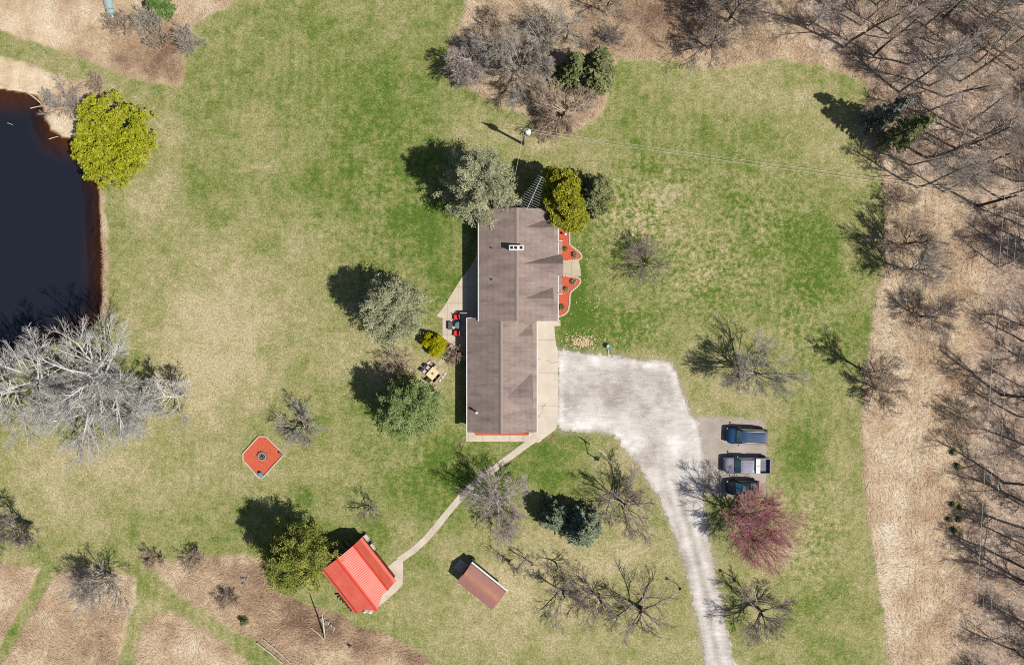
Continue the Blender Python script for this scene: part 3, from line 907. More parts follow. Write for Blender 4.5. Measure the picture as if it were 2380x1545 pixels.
dd = MB().box((hl - .22, 0, 1.1), (.08, 2.0, 2.1)).build("door", M_white, barn)
MB().box((hl - .17, 0, 1.1), (.03, .06, 2.0)).build("door_joint", M_dark, dd)
for s in (-1, 1):
    wv = MB().box((0, s * (bw - .29), 1.1), (.8, .08, .7)).build("window", M_white, barn)
    MB().box((0, s * (bw - .28), 1.1), (.66, .09, .56)).build("pane", M_glass, wv)
# two slatted benches beside the barn wall
M_bench = m_plain("pale_bench", C(214, 206, 194), C(188, 178, 166), 8, .8)
for (px, py), lab in (((748, 228), "pale slatted bench with black arms at the barn's upper corner"), ((842, 378), "pale slatted bench with black arms nearer the barn's middle")):
    p = zb_(px, py)
    t = thing("bench", lab, "bench", W(*p, 0.4)[:2] + (0,), ang, "benches along the barn side")
    MB().box((0, 0, .45), (.95, .5, .06)).build("seat", M_bench, t)
    MB().box((0, -.26, .68), (.95, .06, .42)).build("backrest", M_bench, t)
    for sx in (-.47, .47):
        MB().tube([(sx, .25, 0), (sx, .25, .66), (sx, -.27, .66), (sx, -.27, 0)], .035, 6).build("arm", M_black, t)
for (a, b), lab in ((((300, 300), (395, 420)), "long grey plank lying in the barn's shadow, nearer the pine"), (((400, 285), (470, 360)), "shorter grey plank lying in the barn's shadow")):
    p, q = Vector(W(*zb_(*a), .08)), Vector(W(*zb_(*b), .08))
    q = q + (q - p) * .3
    m_ = (p + q) / 2
    tag(MB().box((0, 0, 0), ((q - p).length, .14, .06)).build("plank", m_plain("plank_wood", C(220, 214, 206), C(190, 184, 176), 7, .8), None, loc=(m_.x, m_.y, .04)), lab, "plank").rotation_euler = (0, 0, math.atan2((q - p).y, (q - p).x))
rg = np.random.default_rng(9)
M_whiter = m_plain("white_rock", C(240, 238, 234), C(200, 196, 192), 8, .8, bump=.3)
for k in range(10):
    p = zb_(rg.uniform(710, 830), rg.uniform(1345, 1425))
    r_ = rg.uniform(.1, .2)
    tag(MB().blob((0, 0, 0), (r_, r_ * .8, r_ * .7), 7, 5, .2, k + 30).build("white_rock", M_whiter, None, loc=W(*p, .08)),
        "white rock heaped at the barn's front corner on the concrete", "rock", "white rocks at the barn corner")
# firewood along the left wall
for k in range(8):
    px, py = 285 + k * 34, 1120 + k * 36
    p = zb_(px - 12, py + 6)
    tag(MB().tube([(-.22, 0, 0), (.22, .03, 0)], .09, 7).build("log", m_plain("dark_log", C(74, 56, 44), C(50, 38, 30), 6, .9) if k == 0 else bpy.data.materials["dark_log"], None, loc=W(*p, .09)),
        "short dark log set along the barn's left wall", "log", "dark logs along the barn wall").rotation_euler = (0, 0, .5 * k)

# ------------------------------------------------------------------ shed
def zs(px, py): return (1030.4 + px * .10527, 1270.5 + py * .10527)


ze = 1.75
P1, P2, P3, P4 = [Vector(W(*zs(*p), ze)) for p in ((620, 360), (1395, 970), (1075, 1400), (290, 755))]
ctr = (P1 + P2 + P3 + P4) / 4
ux = ((P2 - P1) + (P3 - P4)).normalized(); ang = math.atan2(ux.y, ux.x)
sl = (P2 - P1).length / 2; sw = (P4 - P1).length / 2
shed = thing("garden_shed", "low garden shed with rusty brown roof and a white long side", "shed", (ctr.x, ctr.y, 0), ang)
n = NT("rusty_shingles", .85, .2)
o = n.opos(); sep = n.node("ShaderNodeSeparateXYZ"); n.put(sep.inputs[0], o)
a = n.noise(1.2, 5, o, .6); b = n.noise(14, 3, o, .7)
band = n.math('POWER', 2.718, n.math('MULTIPLY', n.math('MULTIPLY', n.math('SUBTRACT', sep.outputs[1], .12), n.math('SUBTRACT', sep.outputs[1], .12)), -5.0))
cr = n.mix(n.mrange(a, .3, .7), C(172, 124, 114), C(156, 110, 106))
cr = n.mix(n.math('MULTIPLY', band, n.mrange(a, .3, .6)), cr, C(196, 140, 112))
cr = n.mix(n.math('MULTIPLY', n.mrange(b, .4, .7), .3), cr, C(188, 136, 122))
M_shed = n.color(cr)
zr2 = ze + .62
mb = MB()
mb.extrude([(sw, ze), (0, zr2), (-sw, ze), (-sw, ze - .06), (0, zr2 - .06), (sw, ze - .06)], -sl, sl, lambda u, w_, t: (t, u, w_))
mb.build("roof", M_shed, shed)
MB().extrude([(.12, zr2 - .03), (0, zr2 + .04), (-.12, zr2 - .03)], -sl, sl, lambda u, w_, t: (t, u, w_)).build("ridge_cap", M_shed, shed)
MB().extrude([(sw - .22, 0), (sw - .22, ze + .02), (0, zr2 - .09), (-sw + .1, ze - .05), (-sw + .1, 0)], -sl + .12, sl - .12, lambda u, w_, t: (t, u, w_)).build("wall", M_white, shed)
MB().box((0, sw + .1, ze - .1), (sl * 2 + .1, .2, .1)).build("gutter", M_white, shed)
MB().box((0, sw - .04, ze + .005), (sl * 2, .07, .05)).build("drip_edge", M_dark, shed)
d = MB().box((-sl + .1, .0, .85), (.06, 1.1, 1.6)).build("door", M_barnwall, shed)
MB().box((-sl - .55, -.1, .12), (1.25, 1.35, .07)).build("ramp", M_bench, shed)
t = thing("water_barrel", "dark barrel standing at the shed's top corner", "barrel", W(*zs(655, 255), 0))
MB().lathe([(.2, 0), (.25, .2), (.26, .4), (.25, .6), (.2, .8)], (0, 0, 0), 14).build("body", M_black, t, True)
MB().lathe([(.205, .8), (.205, .83), (.02, .84)], (0, 0, 0), 14).build("lid", M_dark, t)

# ------------------------------------------------------------------ vehicles
M_tyre = m_plain("tyre_rubber", C(30, 30, 31), C(22, 22, 23), 8, .9)
M_rim = m_plain("wheel_rim", C(170, 172, 176), C(140, 142, 146), 5, .35, .6)
def m_glass_car():
    n = NT("car_glass", .03, .8)
    n.b.inputs["Coat Weight"].default_value = 1.0
    return n.color(n.mix(n.noise(1.5, 2, n.opos()), C(36, 92, 108), C(74, 146, 160)))  # teal base colour stands in for sky reflected in the glass


M_cglass = m_glass_car()
M_lamp = m_plain("lamp_lens", C(240, 240, 236), C(220, 220, 220), 5, .15, 0, .6)
M_tail = m_plain("tail_lens", C(170, 24, 20), C(140, 16, 14), 5, .2, 0, .6)


def loft(mb, secs, n=14, p=.42):
    """secs: (x, half width, z0, z1) -> rounded box sections"""
    vs, fs = [], []
    for x, hw_, z0, z1 in secs:
        zc, hz = (z0 + z1) / 2, (z1 - z0) / 2
        for k in range(n):
            a = 2 * math.pi * (k + .5) / n
            ca, sa = math.cos(a), math.sin(a)
            vs.append((x, hw_ * math.copysign(abs(ca) ** p, ca), zc + hz * math.copysign(abs(sa) ** p, sa)))
    for i in range(len(secs) - 1):
        for k in range(n): fs.append((i * n + k, (i + 1) * n + k, (i + 1) * n + (k + 1) % n, i * n + (k + 1) % n))
    fs.append(tuple(range(n))); fs.append(tuple(range((len(secs) - 1) * n, len(secs) * n))[::-1])
    return mb.add(vs, fs)


def wheel(root, x, y):
    wv = thing("wheel", None, None); wv.parent = root; wv.location = (x, y, .36)
    tb = MB()
    prof = [(.24, -.1), (.34, -.11), (.36, -.06), (.36, .06), (.34, .11), (.24, .1)]
    n_ = 16
    vs = [(r * math.cos(2 * math.pi * k / n_), h, r * math.sin(2 * math.pi * k / n_)) for r, h in prof for k in range(n_)]
    fs = [(i * n_ + k, (i + 1) * n_ + k, (i + 1) * n_ + (k + 1) % n_, i * n_ + (k + 1) % n_) for i in range(len(prof) - 1) for k in range(n_)]
    tb.add(vs, fs).build("tyre", M_tyre, wv, True)
    sgn = 1 if y > 0 else -1
    rb = MB()
    vs = [(r * math.cos(2 * math.pi * k / n_), sgn * h, r * math.sin(2 * math.pi * k / n_)) for r, h in ((.25, .08), (.2, .05), (.06, .09)) for k in range(n_)]
    rb.add(vs, [(i * n_ + k, (i + 1) * n_ + k, (i + 1) * n_ + (k + 1) % n_, i * n_ + (k + 1) % n_) for i in range(2) for k in range(n_)] + [tuple(range(2 * n_, 3 * n_))])
    rb.build("rim", M_rim, wv)


def car(root, L, hw_, paint, hood_z, belt, roof_z, xs, kind):
    """x forward. xs = hood start, windscreen base, roof front, roof rear, rear glass base"""
    xh, xw, xr0, xr1, xg = xs
    f, r = L / 2, -L / 2
    mb = MB()
    secs = [(f, hw_ * .66, .42, .62), (f - .05, hw_ * .82, .32, .72), (f - .25, hw_ * .95, .26, hood_z - .08), (f - .6, hw_, .24, hood_z - .01), (xw + .1, hw_, .24, hood_z + .03),
            (xw - .2, hw_, .24, belt)]
    if kind == 'pickup':
        secs += [(xg, hw_, .24, belt), (xg - .06, hw_, .24, .62), (r + .12, hw_, .26, .62), (r, hw_ * .97, .34, .6)]
    else:
        secs += [(xg + .3, hw_, .24, belt), (xg, hw_ * .99, .26, belt - .02), (r + .2, hw_ * .94, .28, belt - .08 if kind != 'van' else belt - .04), (r + .04, hw_ * .86, .34, .78), (r, hw_ * .7, .42, .66)]
    loft(mb, secs, 18, .38).build("body", paint, root, True)
    # glasshouse
    mb = MB()
    top = roof_z - .03
    b = hw_ * .93; t_ = hw_ * .76
    zb0 = belt - .06
    pts = [(xw, b * .92, zb0), (xw - .12, b, zb0), (xg + .1, b, zb0), (xg, b * .92, zb0)]
    tp = [(xr0, t_ * .92, top), (xr0 - .1, t_, top), (xr1 + .1, t_, top), (xr1, t_ * .92, top)]
    ring_b = pts + [(x, -y, z) for x, y, z in pts[::-1]]
    ring_t = tp + [(x, -y, z) for x, y, z in tp[::-1]]
    mb.add(ring_b + ring_t, [(i, 8 + i, 8 + (i + 1) % 8, (i + 1) % 8) for i in range(8)] + [tuple(range(8, 16))[::-1]])
    mb.build("pillars", paint, root)

    def pane(name, quad, off):
        q = [Vector(v) for v in quad]
        nrm = (q[1] - q[0]).cross(q[3] - q[0]).normalized() * off
        c_ = sum(q, Vector()) / 4
        q = [c_ + (v - c_) * .93 for v in q]
        MB().add([tuple(v + nrm) for v in q] + [tuple(v + nrm * .2) for v in q], [(0, 1, 2, 3), (0, 4, 5, 1), (1, 5, 6, 2), (2, 6, 7, 3), (3, 7, 4, 0)]).build(name, M_cglass, root)
    pane("windshield", [(xw, -b * .92, zb0 + .05), (xw, b * .92, zb0 + .05), (xr0, t_ * .92, top), (xr0, -t_ * .92, top)], .02)
    pane("rear_window", [(xg, b * .92, zb0 + .05), (xg, -b * .92, zb0 + .05), (xr1, -t_ * .92, top), (xr1, t_ * .92, top)], .02)
    for s in (-1, 1):
        q = [(xw - .2, s * b, zb0 + .05), (xg + .2, s * b, zb0 + .05), (xr1 + .16, s * t_, top), (xr0 - .16, s * t_, top)]
        if s < 0: q = q[::-1]
        pane("side_window", q, .02)
    # roof panel
    mb = MB()
    x0_, x1_ = xr0 + .02, xr1 - .02
    rp = []
    for i in range(9):
        x = x0_ + (x1_ - x0_) * i / 8
        for j in range(9):
            v_ = -1 + 2 * j / 8
            rp.append((x, v_ * t_ * 1.02, top + .012 + .055 * (1 - v_ ** 4) * (1 - (2 * i / 8 - 1) ** 6)))
    mb.add(rp, [(i * 9 + j, i * 9 + j + 1, (i + 1) * 9 + j + 1, (i + 1) * 9 + j) for i in range(8) for j in range(8)]).build("roof", paint, root, True)
    for x, y in ((f - .85, hw_ - .06), (f - .85, -hw_ + .06), (r + .9, hw_ - .06), (r + .9, -hw_ + .06)): wheel(root, x, y)
    for s in (-1, 1):
        MB().box((f - .16, s * hw_ * .72, .64), (.24, .36, .14)).build("headlight", M_lamp, root, bevel=.03)
        MB().box((r + .07, s * hw_ * .8, .74), (.16, .22, .24)).build("taillight", M_tail, root, bevel=.03)
        m_ = MB().box((xw - .28, s * (hw_ + .13), belt + .06), (.12, .2, .14)).build("mirror", paint, root, bevel=.03)


def m_paint(name, c, c2): return m_plain(name, c, c2, 1.2, .5, .0, .22, 0, .15)


P_navy = m_paint("navy_paint", C(16, 66, 110), C(12, 52, 90))
P_silver = m_paint("grey_paint", C(150, 150, 168), C(132, 132, 152))
P_black = m_paint("black_paint", C(44, 46, 60), C(32, 34, 46))
suv = thing("suv", "dark blue suv with ribbed roof, topmost of the three parked vehicles", "suv", W(1737, 1013.5, .9)[:2] + (0,), math.pi - math.radians(2.6), "vehicles parked on the gravel pad")
car(suv, 4.85, .93, P_navy, 1.0, 1.12, 1.78, (1.6, 1.35, .82, -1.95, -2.2), 'van')
for y in (-.5, -.3, -.1, .1, .3, .5): MB().box((-.62, y, 1.822), (2.3, .05, .03)).build("roof_rib", P_navy, suv, bevel=.01)
for s in (-1, 1): MB().tube([(.6, s * .66, 1.80), (.4, s * .66, 1.88), (-1.7, s * .66, 1.88), (-1.85, s * .66, 1.8)], .025, 6).build("roof_rail", M_alu, suv)
trk = thing("pickup_truck", "grey crew cab pickup truck with white toolbox across its bed", "pickup truck", W(1736, 1081.5, .9)[:2] + (0,), math.pi - math.radians(.8), "vehicles parked on the gravel pad")
car(trk, 5.45, .95, P_silver, 1.06, 1.18, 1.84, (1.75, 1.5, .95, -.55, -.85), 'pickup')
for y in (-.45, -.22, 0, .22, .45): MB().box((.2, y, 1.885), (1.2, .04, .03)).build("roof_rib", P_silver, trk, bevel=.01)
bx0, bx1 = -2.62, -.95
for s in (-1, 1): MB().box(((bx0 + bx1) / 2, s * .87, .9), (bx1 - bx0, .12, .62)).build("bed_side", P_silver, trk, bevel=.03)
MB().box((bx0 - .04, 0, .9), (.1, 1.7, .6)).build("tailgate", P_silver, trk, bevel=.03)
bedp = MB().box(((bx0 + bx1) / 2, 0, .66), (bx1 - bx0, 1.62, .05)).build("bed_floor", m_plain("bed_liner", C(120, 122, 132), C(96, 98, 108), 5, .7), trk)
for k in range(7): MB().box(((bx0 + bx1) / 2, -.66 + .22 * k, .70), (bx1 - bx0 - .02, .07, .03)).build("bed_rib", P_silver, bedp)
tb = MB().box((-1.22, 0, 1.14), (.5, 1.7, .28)).build("toolbox", M_white, trk, bevel=.02)
MB().box((-1.22, 0, 1.29), (.46, .03, .02)).build("lid_seam", M_dark, tb)
MB().box((-.92, 0, 1.25), (.06, 1.6, .5)).build("cab_rack", M_white, trk)
cr_ = thing("small_car", "small black car, lowest of the parked vehicles, under red branches", "car", W(1727, 1132.5, .8)[:2] + (0,), math.pi + math.radians(.5), "vehicles parked on the gravel pad")
car(cr_, 3.85, .82, P_black, .9, 1.0, 1.5, (1.2, .95, .35, -.95, -1.45), 'sedan')
MB().box((-.05, 0, 1.535), (.6, .7, .02)).build("sunroof", M_cglass, cr_)

# ------------------------------------------------------------------ patio furniture
def z3(px, py): return (952.9 + px * .13042, 697.2 + py * .13042)


M_cush = m_plain("red_cushion", C(236, 62, 66), C(220, 48, 54), 5, .8)
for (px, py), rz, lab in (((832, 305), math.radians(8), "red cushioned patio chair above the round table"), ((833, 592), math.radians(-4), "red cushioned patio chair below the round table")):
    t = thing("patio_chair", lab, "chair", W(*z3(px, py), .4)[:2] + (.05,), rz, "red patio chairs")
    MB().box((0, 0, .42), (.62, .6, .14)).build("cushion", M_cush, t, bevel=.04)
    MB().box((.33, 0, .66), (.13, .6, .5)).build("back_cushion", M_cush, t, bevel=.04)
    MB().box((.02, 0, .32), (.66, .66, .05)).build("seat_frame", M_black, t)
    for s in (-1, 1): MB().tube([(-.3, s * .34, .0), (-.3, s * .34, .6), (.38, s * .34, .6), (.38, s * .34, 0)], .025, 6).build("arm_frame", M_black, t)
tt = thing("round_table", "round blue grey table between the two red chairs on the patio", "table", W(*z3(862, 450), .7)[:2] + (.05,))
M_slate = m_plain("slate_top", C(118, 134, 150), C(98, 114, 132), 6, .5)
MB().lathe([(.36, .68), (.4, .7), (.4, .74), (.38, .75), (.02, .76)], (0, 0, 0), 24).build("tabletop", M_slate, tt)
for k in range(4):
    a = k * math.pi / 2 + .4
    MB().tube([(.12 * math.cos(a), .12 * math.sin(a), .68), (.3 * math.cos(a), .3 * math.sin(a), 0)], .025, 6).build("leg", M_black, tt)
bt = thing("patio_bench", "low charcoal grey bench on the patio left of the round table", "bench", W(*z3(718, 458), .4)[:2] + (.05,))
M_char = m_plain("charcoal_wicker", C(104, 100, 106), C(84, 80, 86), 9, .8)
MB().box((0, 0, .42), (.5, .92, .08)).build("seat", M_char, bt, bevel=.02)
for sx in (-.2, .2):
    for sy in (-.4, .4): MB().box((sx, sy, .19), (.06, .06, .38)).build("leg", M_black, bt)
pl = thing("patio_rail", "white rail standing above the upper red chair on the patio", "rail", W(*z3(955, 235), .9)[:2] + (.05,))
MB().box((0, 0, .92), (.85, .06, .06)).build("rail", M_white, pl)
for sx in (-.38, .38): MB().box((sx, 0, .445), (.05, .05, .89)).build("post", M_white, pl)
wg = thing("garden_cart", "small wooden cart with a pull handle at the patio's lower edge", "cart", W(*z3(650, 785), .3)[:2] + (.02,), math.radians(-38))
M_wood = m_plain("pale_wood", C(206, 172, 134), C(180, 142, 106), 8, .8)
MB().box((0, 0, .25), (.78, .48, .05)).build("bed_floor", m_plain("cart_floor", C(168, 92, 66), C(120, 60, 44), 8, .9), wg)
for s in (-1, 1): MB().box((0, s * .25, .38), (.82, .04, .26)).build("side_board", M_wood, wg)
for s in (-1, 1): MB().box((s * .41, 0, .38), (.04, .46, .26)).build("end_board", M_wood, wg)
for sx in (-.28, .28):
    for s in (-1, 1): MB().tube([(sx, s * .28, .14), (sx, s * .33, .14)], .14, 12).build("wheel", M_black, wg)
MB().tube([(.42, 0, .2), (1.1, .05, .05)], .02, 6).build("handle", M_wood, wg)
# stepping stones
M_flag = m_plain("flagstone", C(212, 200, 166), C(184, 170, 138), 6, .9, bump=.2)
rg = np.random.default_rng(12)
for k, (px, py) in enumerate(((540, 1140), (530, 1100), (575, 1110), (560, 1075), (605, 1090), (595, 1050), (640, 1060), (625, 1030), (665, 1050), (575, 1040))):
    pts = [(rg.uniform(.12, .2) * math.cos(a), rg.uniform(.12, .2) * math.sin(a)) for a in np.linspace(0, 2 * math.pi, 8)[:-1]]
    tag(MB().prism(pts, -.03, .05).build("stepping_stone", M_flag, None, loc=W(*z3(px, py), 0), bevel=.015), "pale irregular stepping stone between the bare shrub and the dining terrace", "stepping stone", "stepping stones by the dining terrace")
# dining terrace
DT = [z3(*p) for p in ((395, 1062), (640, 1268), (490, 1470), (350, 1475), (185, 1290))]
do = (WX(1005), WY(866), 0)
dang = math.atan2(WY(862.8) - WY(835.4), WX(1035.7) - WX(1004.4))
M_pav = m_plain("tan_pavers", C(206, 180, 146), C(182, 156, 124), 5, .9)
tag(MB().prism([(WX(x), WY(y)) for x, y in DT], -.05, .06).build("dining_terrace", M_pav), kind="structure")
rg = np.random.default_rng(13)
for i, (a, b) in enumerate((((385, 1065), (190, 1285)), ((635, 1290), (500, 1465)))):
    for k in range(9):
        q = (a[0] + (b[0] - a[0]) * (k + .5) / 9 + (-18 if i == 0 else 6), a[1] + (b[1] - a[1]) * (k + .5) / 9)
        tag(MB().blob((0, 0, 0), (.15, .12, .11), 7, 5, .18, k + 9 * i).build("border_rock", M_whiter if (k + i) % 3 else M_stone, None, loc=W(*z3(*q), .06)),
            ("pale rock in the upper left border of the dining terrace", "pale rock in the lower right border of the dining terrace")[i], "rock", "border rocks of the dining terrace")
M_cream = m_plain("cream_tabletop", C(240, 222, 170), C(226, 206, 152), 4, .6)
tb = thing("dining_table", "square cream table with a dark centre on the dining terrace", "table", W(*z3(402, 1308), .75)[:2] + (.06,), dang)
MB().box((0, 0, .72), (1.05, 1.25, .05)).build("tabletop", M_cream, tb, bevel=.02)
MB().box((0, 0, .76), (.26, .26, .03)).build("fire_insert", M_grey, tb)
for sx in (-.45, .45):
    for sy in (-.55, .55): MB().box((sx, sy, .345), (.07, .07, .69)).build("leg", M_wood, tb)
M_sling = m_plain("pale_sling", C(206, 200, 198), C(180, 174, 172), 8, .8)
M_slingd = m_plain("dark_sling", C(84, 74, 62), C(64, 56, 48), 8, .8)
def dchair(px, py, rz, lab, m_):
    t = thing("dining_chair", lab, "chair", W(*z3(px, py), .4)[:2] + (.06,), rz, "chairs around the dining table")
    MB().box((0, 0, .44), (.46, .48, .05)).build("seat", m_, t, bevel=.015)
    MB().box((-.25, 0, .72), (.05, .46, .46)).build("backrest", m_, t, bevel=.015)
    for s in (-1, 1): MB().tube([(.22, s * .26, 0), (.22, s * .26, .64), (-.27, s * .26, .64), (-.27, s * .26, 0)], .022, 5).build("arm_frame", M_black, t)
dchair(335, 1212, dang, "pale dining chair on the table's upper left side, nearer its top corner", M_sling)
dchair(272, 1282, dang, "pale dining chair on the table's upper left side, nearer the conifer", M_sling)
dchair(462, 1200, dang - math.pi / 2, "pale dining chair at the table's upper right end", M_sling)
dchair(488, 1345, dang + math.pi, "dark dining chair on the table's lower right side, upper one", M_slingd)
dchair(430, 1412, dang + math.pi, "dark dining chair on the table's lower right side, lower one", M_slingd)
dchair(335, 1420, dang + math.pi / 2, "dark dining chair at the table's end under the conifer", M_slingd)

# ------------------------------------------------------------------ poles, wires, hoop, lamps
M_pole = m_plain("pole_wood", C(150, 142, 132), C(116, 108, 100), 5, .9)
M_polebr = m_plain("pole_brown", C(92, 66, 46), C(70, 50, 36), 5, .9)
M_wire = m_plain("wire", C(240, 232, 210), C(226, 218, 196), 5, .6)
hp = 6.9
b1 = Vector(W(1216, 335, 0))
pole1 = thing("utility_pole", "grey utility pole with a white topped transformer drum on the lawn", "utility pole", b1)
MB().tube([(0, 0, 0), (0, 0, hp)], [.15, .11], 10).build("pole", M_pole, pole1, True)
MB().lathe([(.05, 0), (.3, .02), (.32, .1), (.32, .85), (.3, .92), (.05, .95)], (.45, -.15, hp - 1.3), 16).build("transformer", M_globe, pole1, True)
MB().tube([(0, 0, hp - .6), (.45, -.15, hp - .6)], .04, 6).build("bracket", M_dark, pole1)
MB().box((.1, 0, hp - .1), (.9, .09, .1), -.2).build("crossarm", M_pole, pole1)
for sx in (-.3, .45): MB().lathe([(.04, 0), (.06, .05), (.03, .14)], (sx, -.02 - sx * .2, hp - .05), 8).build("insulator", M_white, pole1)
hp2 = 7.2
b2 = Vector(W(2272.6, 478.6, 0))
pole2 = thing("utility_pole", "brown utility pole with a crossarm at the edge of the wood", "utility pole", b2)
MB().tube([(0, 0, 0), (0, 0, hp2)], [.17, .13], 10).build("pole", M_polebr, pole2, True)
MB().box((-.2, 0, hp2 - .15), (2.4, .1, .12)).build("crossarm", M_pole, pole2)
for sx in (-1.3, -.5, .3, .9): MB().lathe([(.05, 0), (.07, .06), (.03, .16)], (sx, 0, hp2 - .09), 8).build("insulator", M_white, pole2)


def wire(a, b, sag, lab, r=.015):
    pts = []
    a, b = Vector(a), Vector(b)
    for i in range(25):
        t = i / 24
        p = a.lerp(b, t); p.z -= sag * 4 * t * (1 - t); pts.append(p)
    o = a
    return tag(MB(o).tube(pts, r, 4).build("power_line", M_wire, None, loc=o), lab, "power line")


t1 = b1 + Vector((.1, .02, hp + .05)); t2 = b2 + Vector((-.5, 0, hp2 + .05))
wire(t1, t2, .5, "overhead wire across the lawn between the two poles, upper of the pair")
wire(b1 + Vector((.45, -.1, hp - .75)), b2 + Vector((-.9, -.1, hp2 - .9)), .6, "overhead wire across the lawn between the two poles, lower of the pair")
wire(b1 + Vector((0, -.1, hp - .4)), (WX(1180, 4), WY(490, 4), 4.3), .3, "service wire dropping from the lawn pole to the house roof")
for k, (xt, xb) in enumerate(((2316.8, 2267.6), (2331.8, 2282.6), (2348.5, 2301.5))):
    a = b2 + Vector((-1.3 + .8 * k, 0, hp2 + .05))
    e = Vector((WX(xb, 6.8), WY(1545, 6.8), 6.8)); dv = e - a
    wire(a, a + dv * 1.35, .5, "overhead wire along the wood's edge, %s of three" % ("left one", "middle one", "right one")[k], (.018, .011, .013)[k])
    f_ = Vector((-dv.x * .3, -dv.y, 0)).normalized()
    wire(a, a + Vector((.9, 55, 0)), .5, "overhead wire crossing the upper wood, %s of three" % ("left one", "middle one", "right one")[k])
wire(b2 + Vector((.3, 0, hp2 + .05)), b2 + Vector((40, -2.4, hp2)), .5, "overhead wire running right from the wood's pole")


def zh(px, py): return (1324.7 + px * .05514, 999.4 + py * .05514)


hb0 = Vector(W(*zh(1130, 1190), 0))
hoop = thing("basketball_hoop", "basketball hoop on a bent black pole with a white backboard by the driveway", "basketball hoop", hb0)
bc = Vector(W(*zh(1360, 920), 2.75)) - hb0
MB().tube([(0, 0, 0), (0, 0, 1.6), (bc.x * .9, bc.y * .9, 2.6)], [.06, .06, .05], 8).build("pole", M_black, hoop)
p, q = Vector(W(*zh(1200, 790), 2.75)) - hb0, Vector(W(*zh(1520, 1050), 2.75)) - hb0
av = math.atan2((q - p).y, (q - p).x)
bbd = MB().box((bc.x, bc.y, 2.75), ((q - p).length, .05, .8), av).build("backboard", M_white, hoop)
nv = Vector((-math.sin(av), math.cos(av)))
if nv.y < 0: nv = -nv
rc = Vector((bc.x, bc.y)) + nv * .32
MB().tube([(rc.x + .22 * math.cos(a), rc.y + .22 * math.sin(a), 2.5) for a in np.linspace(0, 2 * math.pi, 17)], .018, 5, False).build("rim", m_plain("orange_rim", C(226, 92, 40), C(206, 80, 34), 5, .5), hoop)
MB().box((0, 0, .04), (.5, .5, .08)).build("base", M_black, hoop)
for (px, py), lab in (((1573, 1356), "thin black lamp post on the lawn left of the gravel lane"), ((1697, 1337), "thin black lamp post on the lawn right of the gravel lane")):
    t = thing("lamp_post", lab, "lamp post", W(px, py, 0), 0, "lamp posts beside the lane")
    MB().tube([(0, 0, 0), (0, 0, 1.55)], .04, 8).build("post", M_black, t)
    MB().lathe([(.05, 1.55), (.14, 1.6), (.16, 1.8), (.19, 1.82), (.02, 1.95)], (0, 0, 0), 10).build("lamp_head", M_black, t)
t = thing("birdbath", "round blue green birdbath on the lawn above the gravel", "birdbath", W(1414.6, 806, 0))
M_teal = m_plain("teal_glaze", C(104, 140, 146), C(140, 166, 168), 9, .3)
MB().lathe([(.16, 0), (.1, .06), (.07, .4), (.12, .5)], (0, 0, 0), 12).build("pedestal", M_teal, t, True)
MB().lathe([(.1, .5), (.3, .58), (.33, .64), (.29, .62), (.1, .56), (.01, .555)], (0, 0, 0), 18).build("basin", M_teal, t, True)
tag(MB().box((0, 0, .03), (.14, .8, .06)).build("stone_strip", M_edge, None, loc=W(1414.5, 820, 0)), "narrow pale stone strip between the birdbath and the gravel", "stone strip")
tag(MB().prism([(.42 * math.cos(a), .27 * math.sin(a)) for a in np.linspace(0, 2 * math.pi, 15)[:-1]], -.02, .06).build("flat_stone", m_plain("brown_stone", C(160, 124, 96), C(136, 104, 80), 6, .9), None, loc=W(1286.4, 1018, 0), bevel=.02),
    "flat oval brown stone on the lawn beside the garage walk", "stone").rotation_euler = (0, 0, .5)
# upturned rowing boat
bt = thing("rowing_boat", "upturned pale aluminium rowing boat in the dry grass at the top", "boat", W(254, 14, 0), math.radians(15))
mb = MB()
vs, fs = [], []
for i in range(13):
    y = -1.75 + 3.9 * i / 12
    q = max(0.0, 1 - max(0, (-.9 - y) / .95) ** 2) ** .5 if y < -.9 else 1.0
    hw_ = max(.06, .52 * q); hz = .12 + .34 * q
    for k in range(9):
        a = math.pi * k / 8
        vs.append((hw_ * math.cos(a), y, .05 + hz * math.sin(a) ** .8))
for i in range(12):
    for k in range(8): fs.append((i * 9 + k, i * 9 + k + 1, (i + 1) * 9 + k + 1, (i + 1) * 9 + k))
fs.append(tuple(range(9))[::-1]); fs.append(tuple(range(12 * 9, 13 * 9)))
M_boat = m_plain("boat_hull", C(190, 206, 214), C(160, 190, 180), 2, .45, .2)
mb.add(vs, fs).build("hull", M_boat, bt, True)
MB().box((0, .15, .525), (.06, 3.2, .05)).build("keel", M_alu, bt)
for y in (-.6, .7): MB().tube([(.53 * math.cos(a), y, .06 + .47 * math.sin(a) ** .8) for a in np.linspace(.1, math.pi - .1, 9)], .02, 5).build("strake", M_dark, bt)
# pale stone discs in an arc
rg = np.random.default_rng(5)
for k, (px, py) in enumerate(((1380, 298), (1462, 325), (1500, 395), (1563, 440), (1595, 497), (1594, 567), (1603, 635), (1615, 692))):
    r_ = .13 + .04 * (k == 1)
    tag(MB().prism([(r_ * math.cos(a), r_ * math.sin(a)) for a in np.linspace(0, 2 * math.pi, 11)[:-1]], -.02, .04).build("lawn_disc", M_flag, None, loc=((px / 2.323 * .7747 - CX) / S, -((665 + py / 2.323) * .7747 - CY) / S, 0)),
        "small pale round disc in the arc on the straw coloured lawn", "stone disc", "arc of pale discs on the lawn")

# ------------------------------------------------------------------ vegetation generators
def nrm(a): return a / np.maximum(np.linalg.norm(a, axis=-1, keepdims=True), 1e-9)


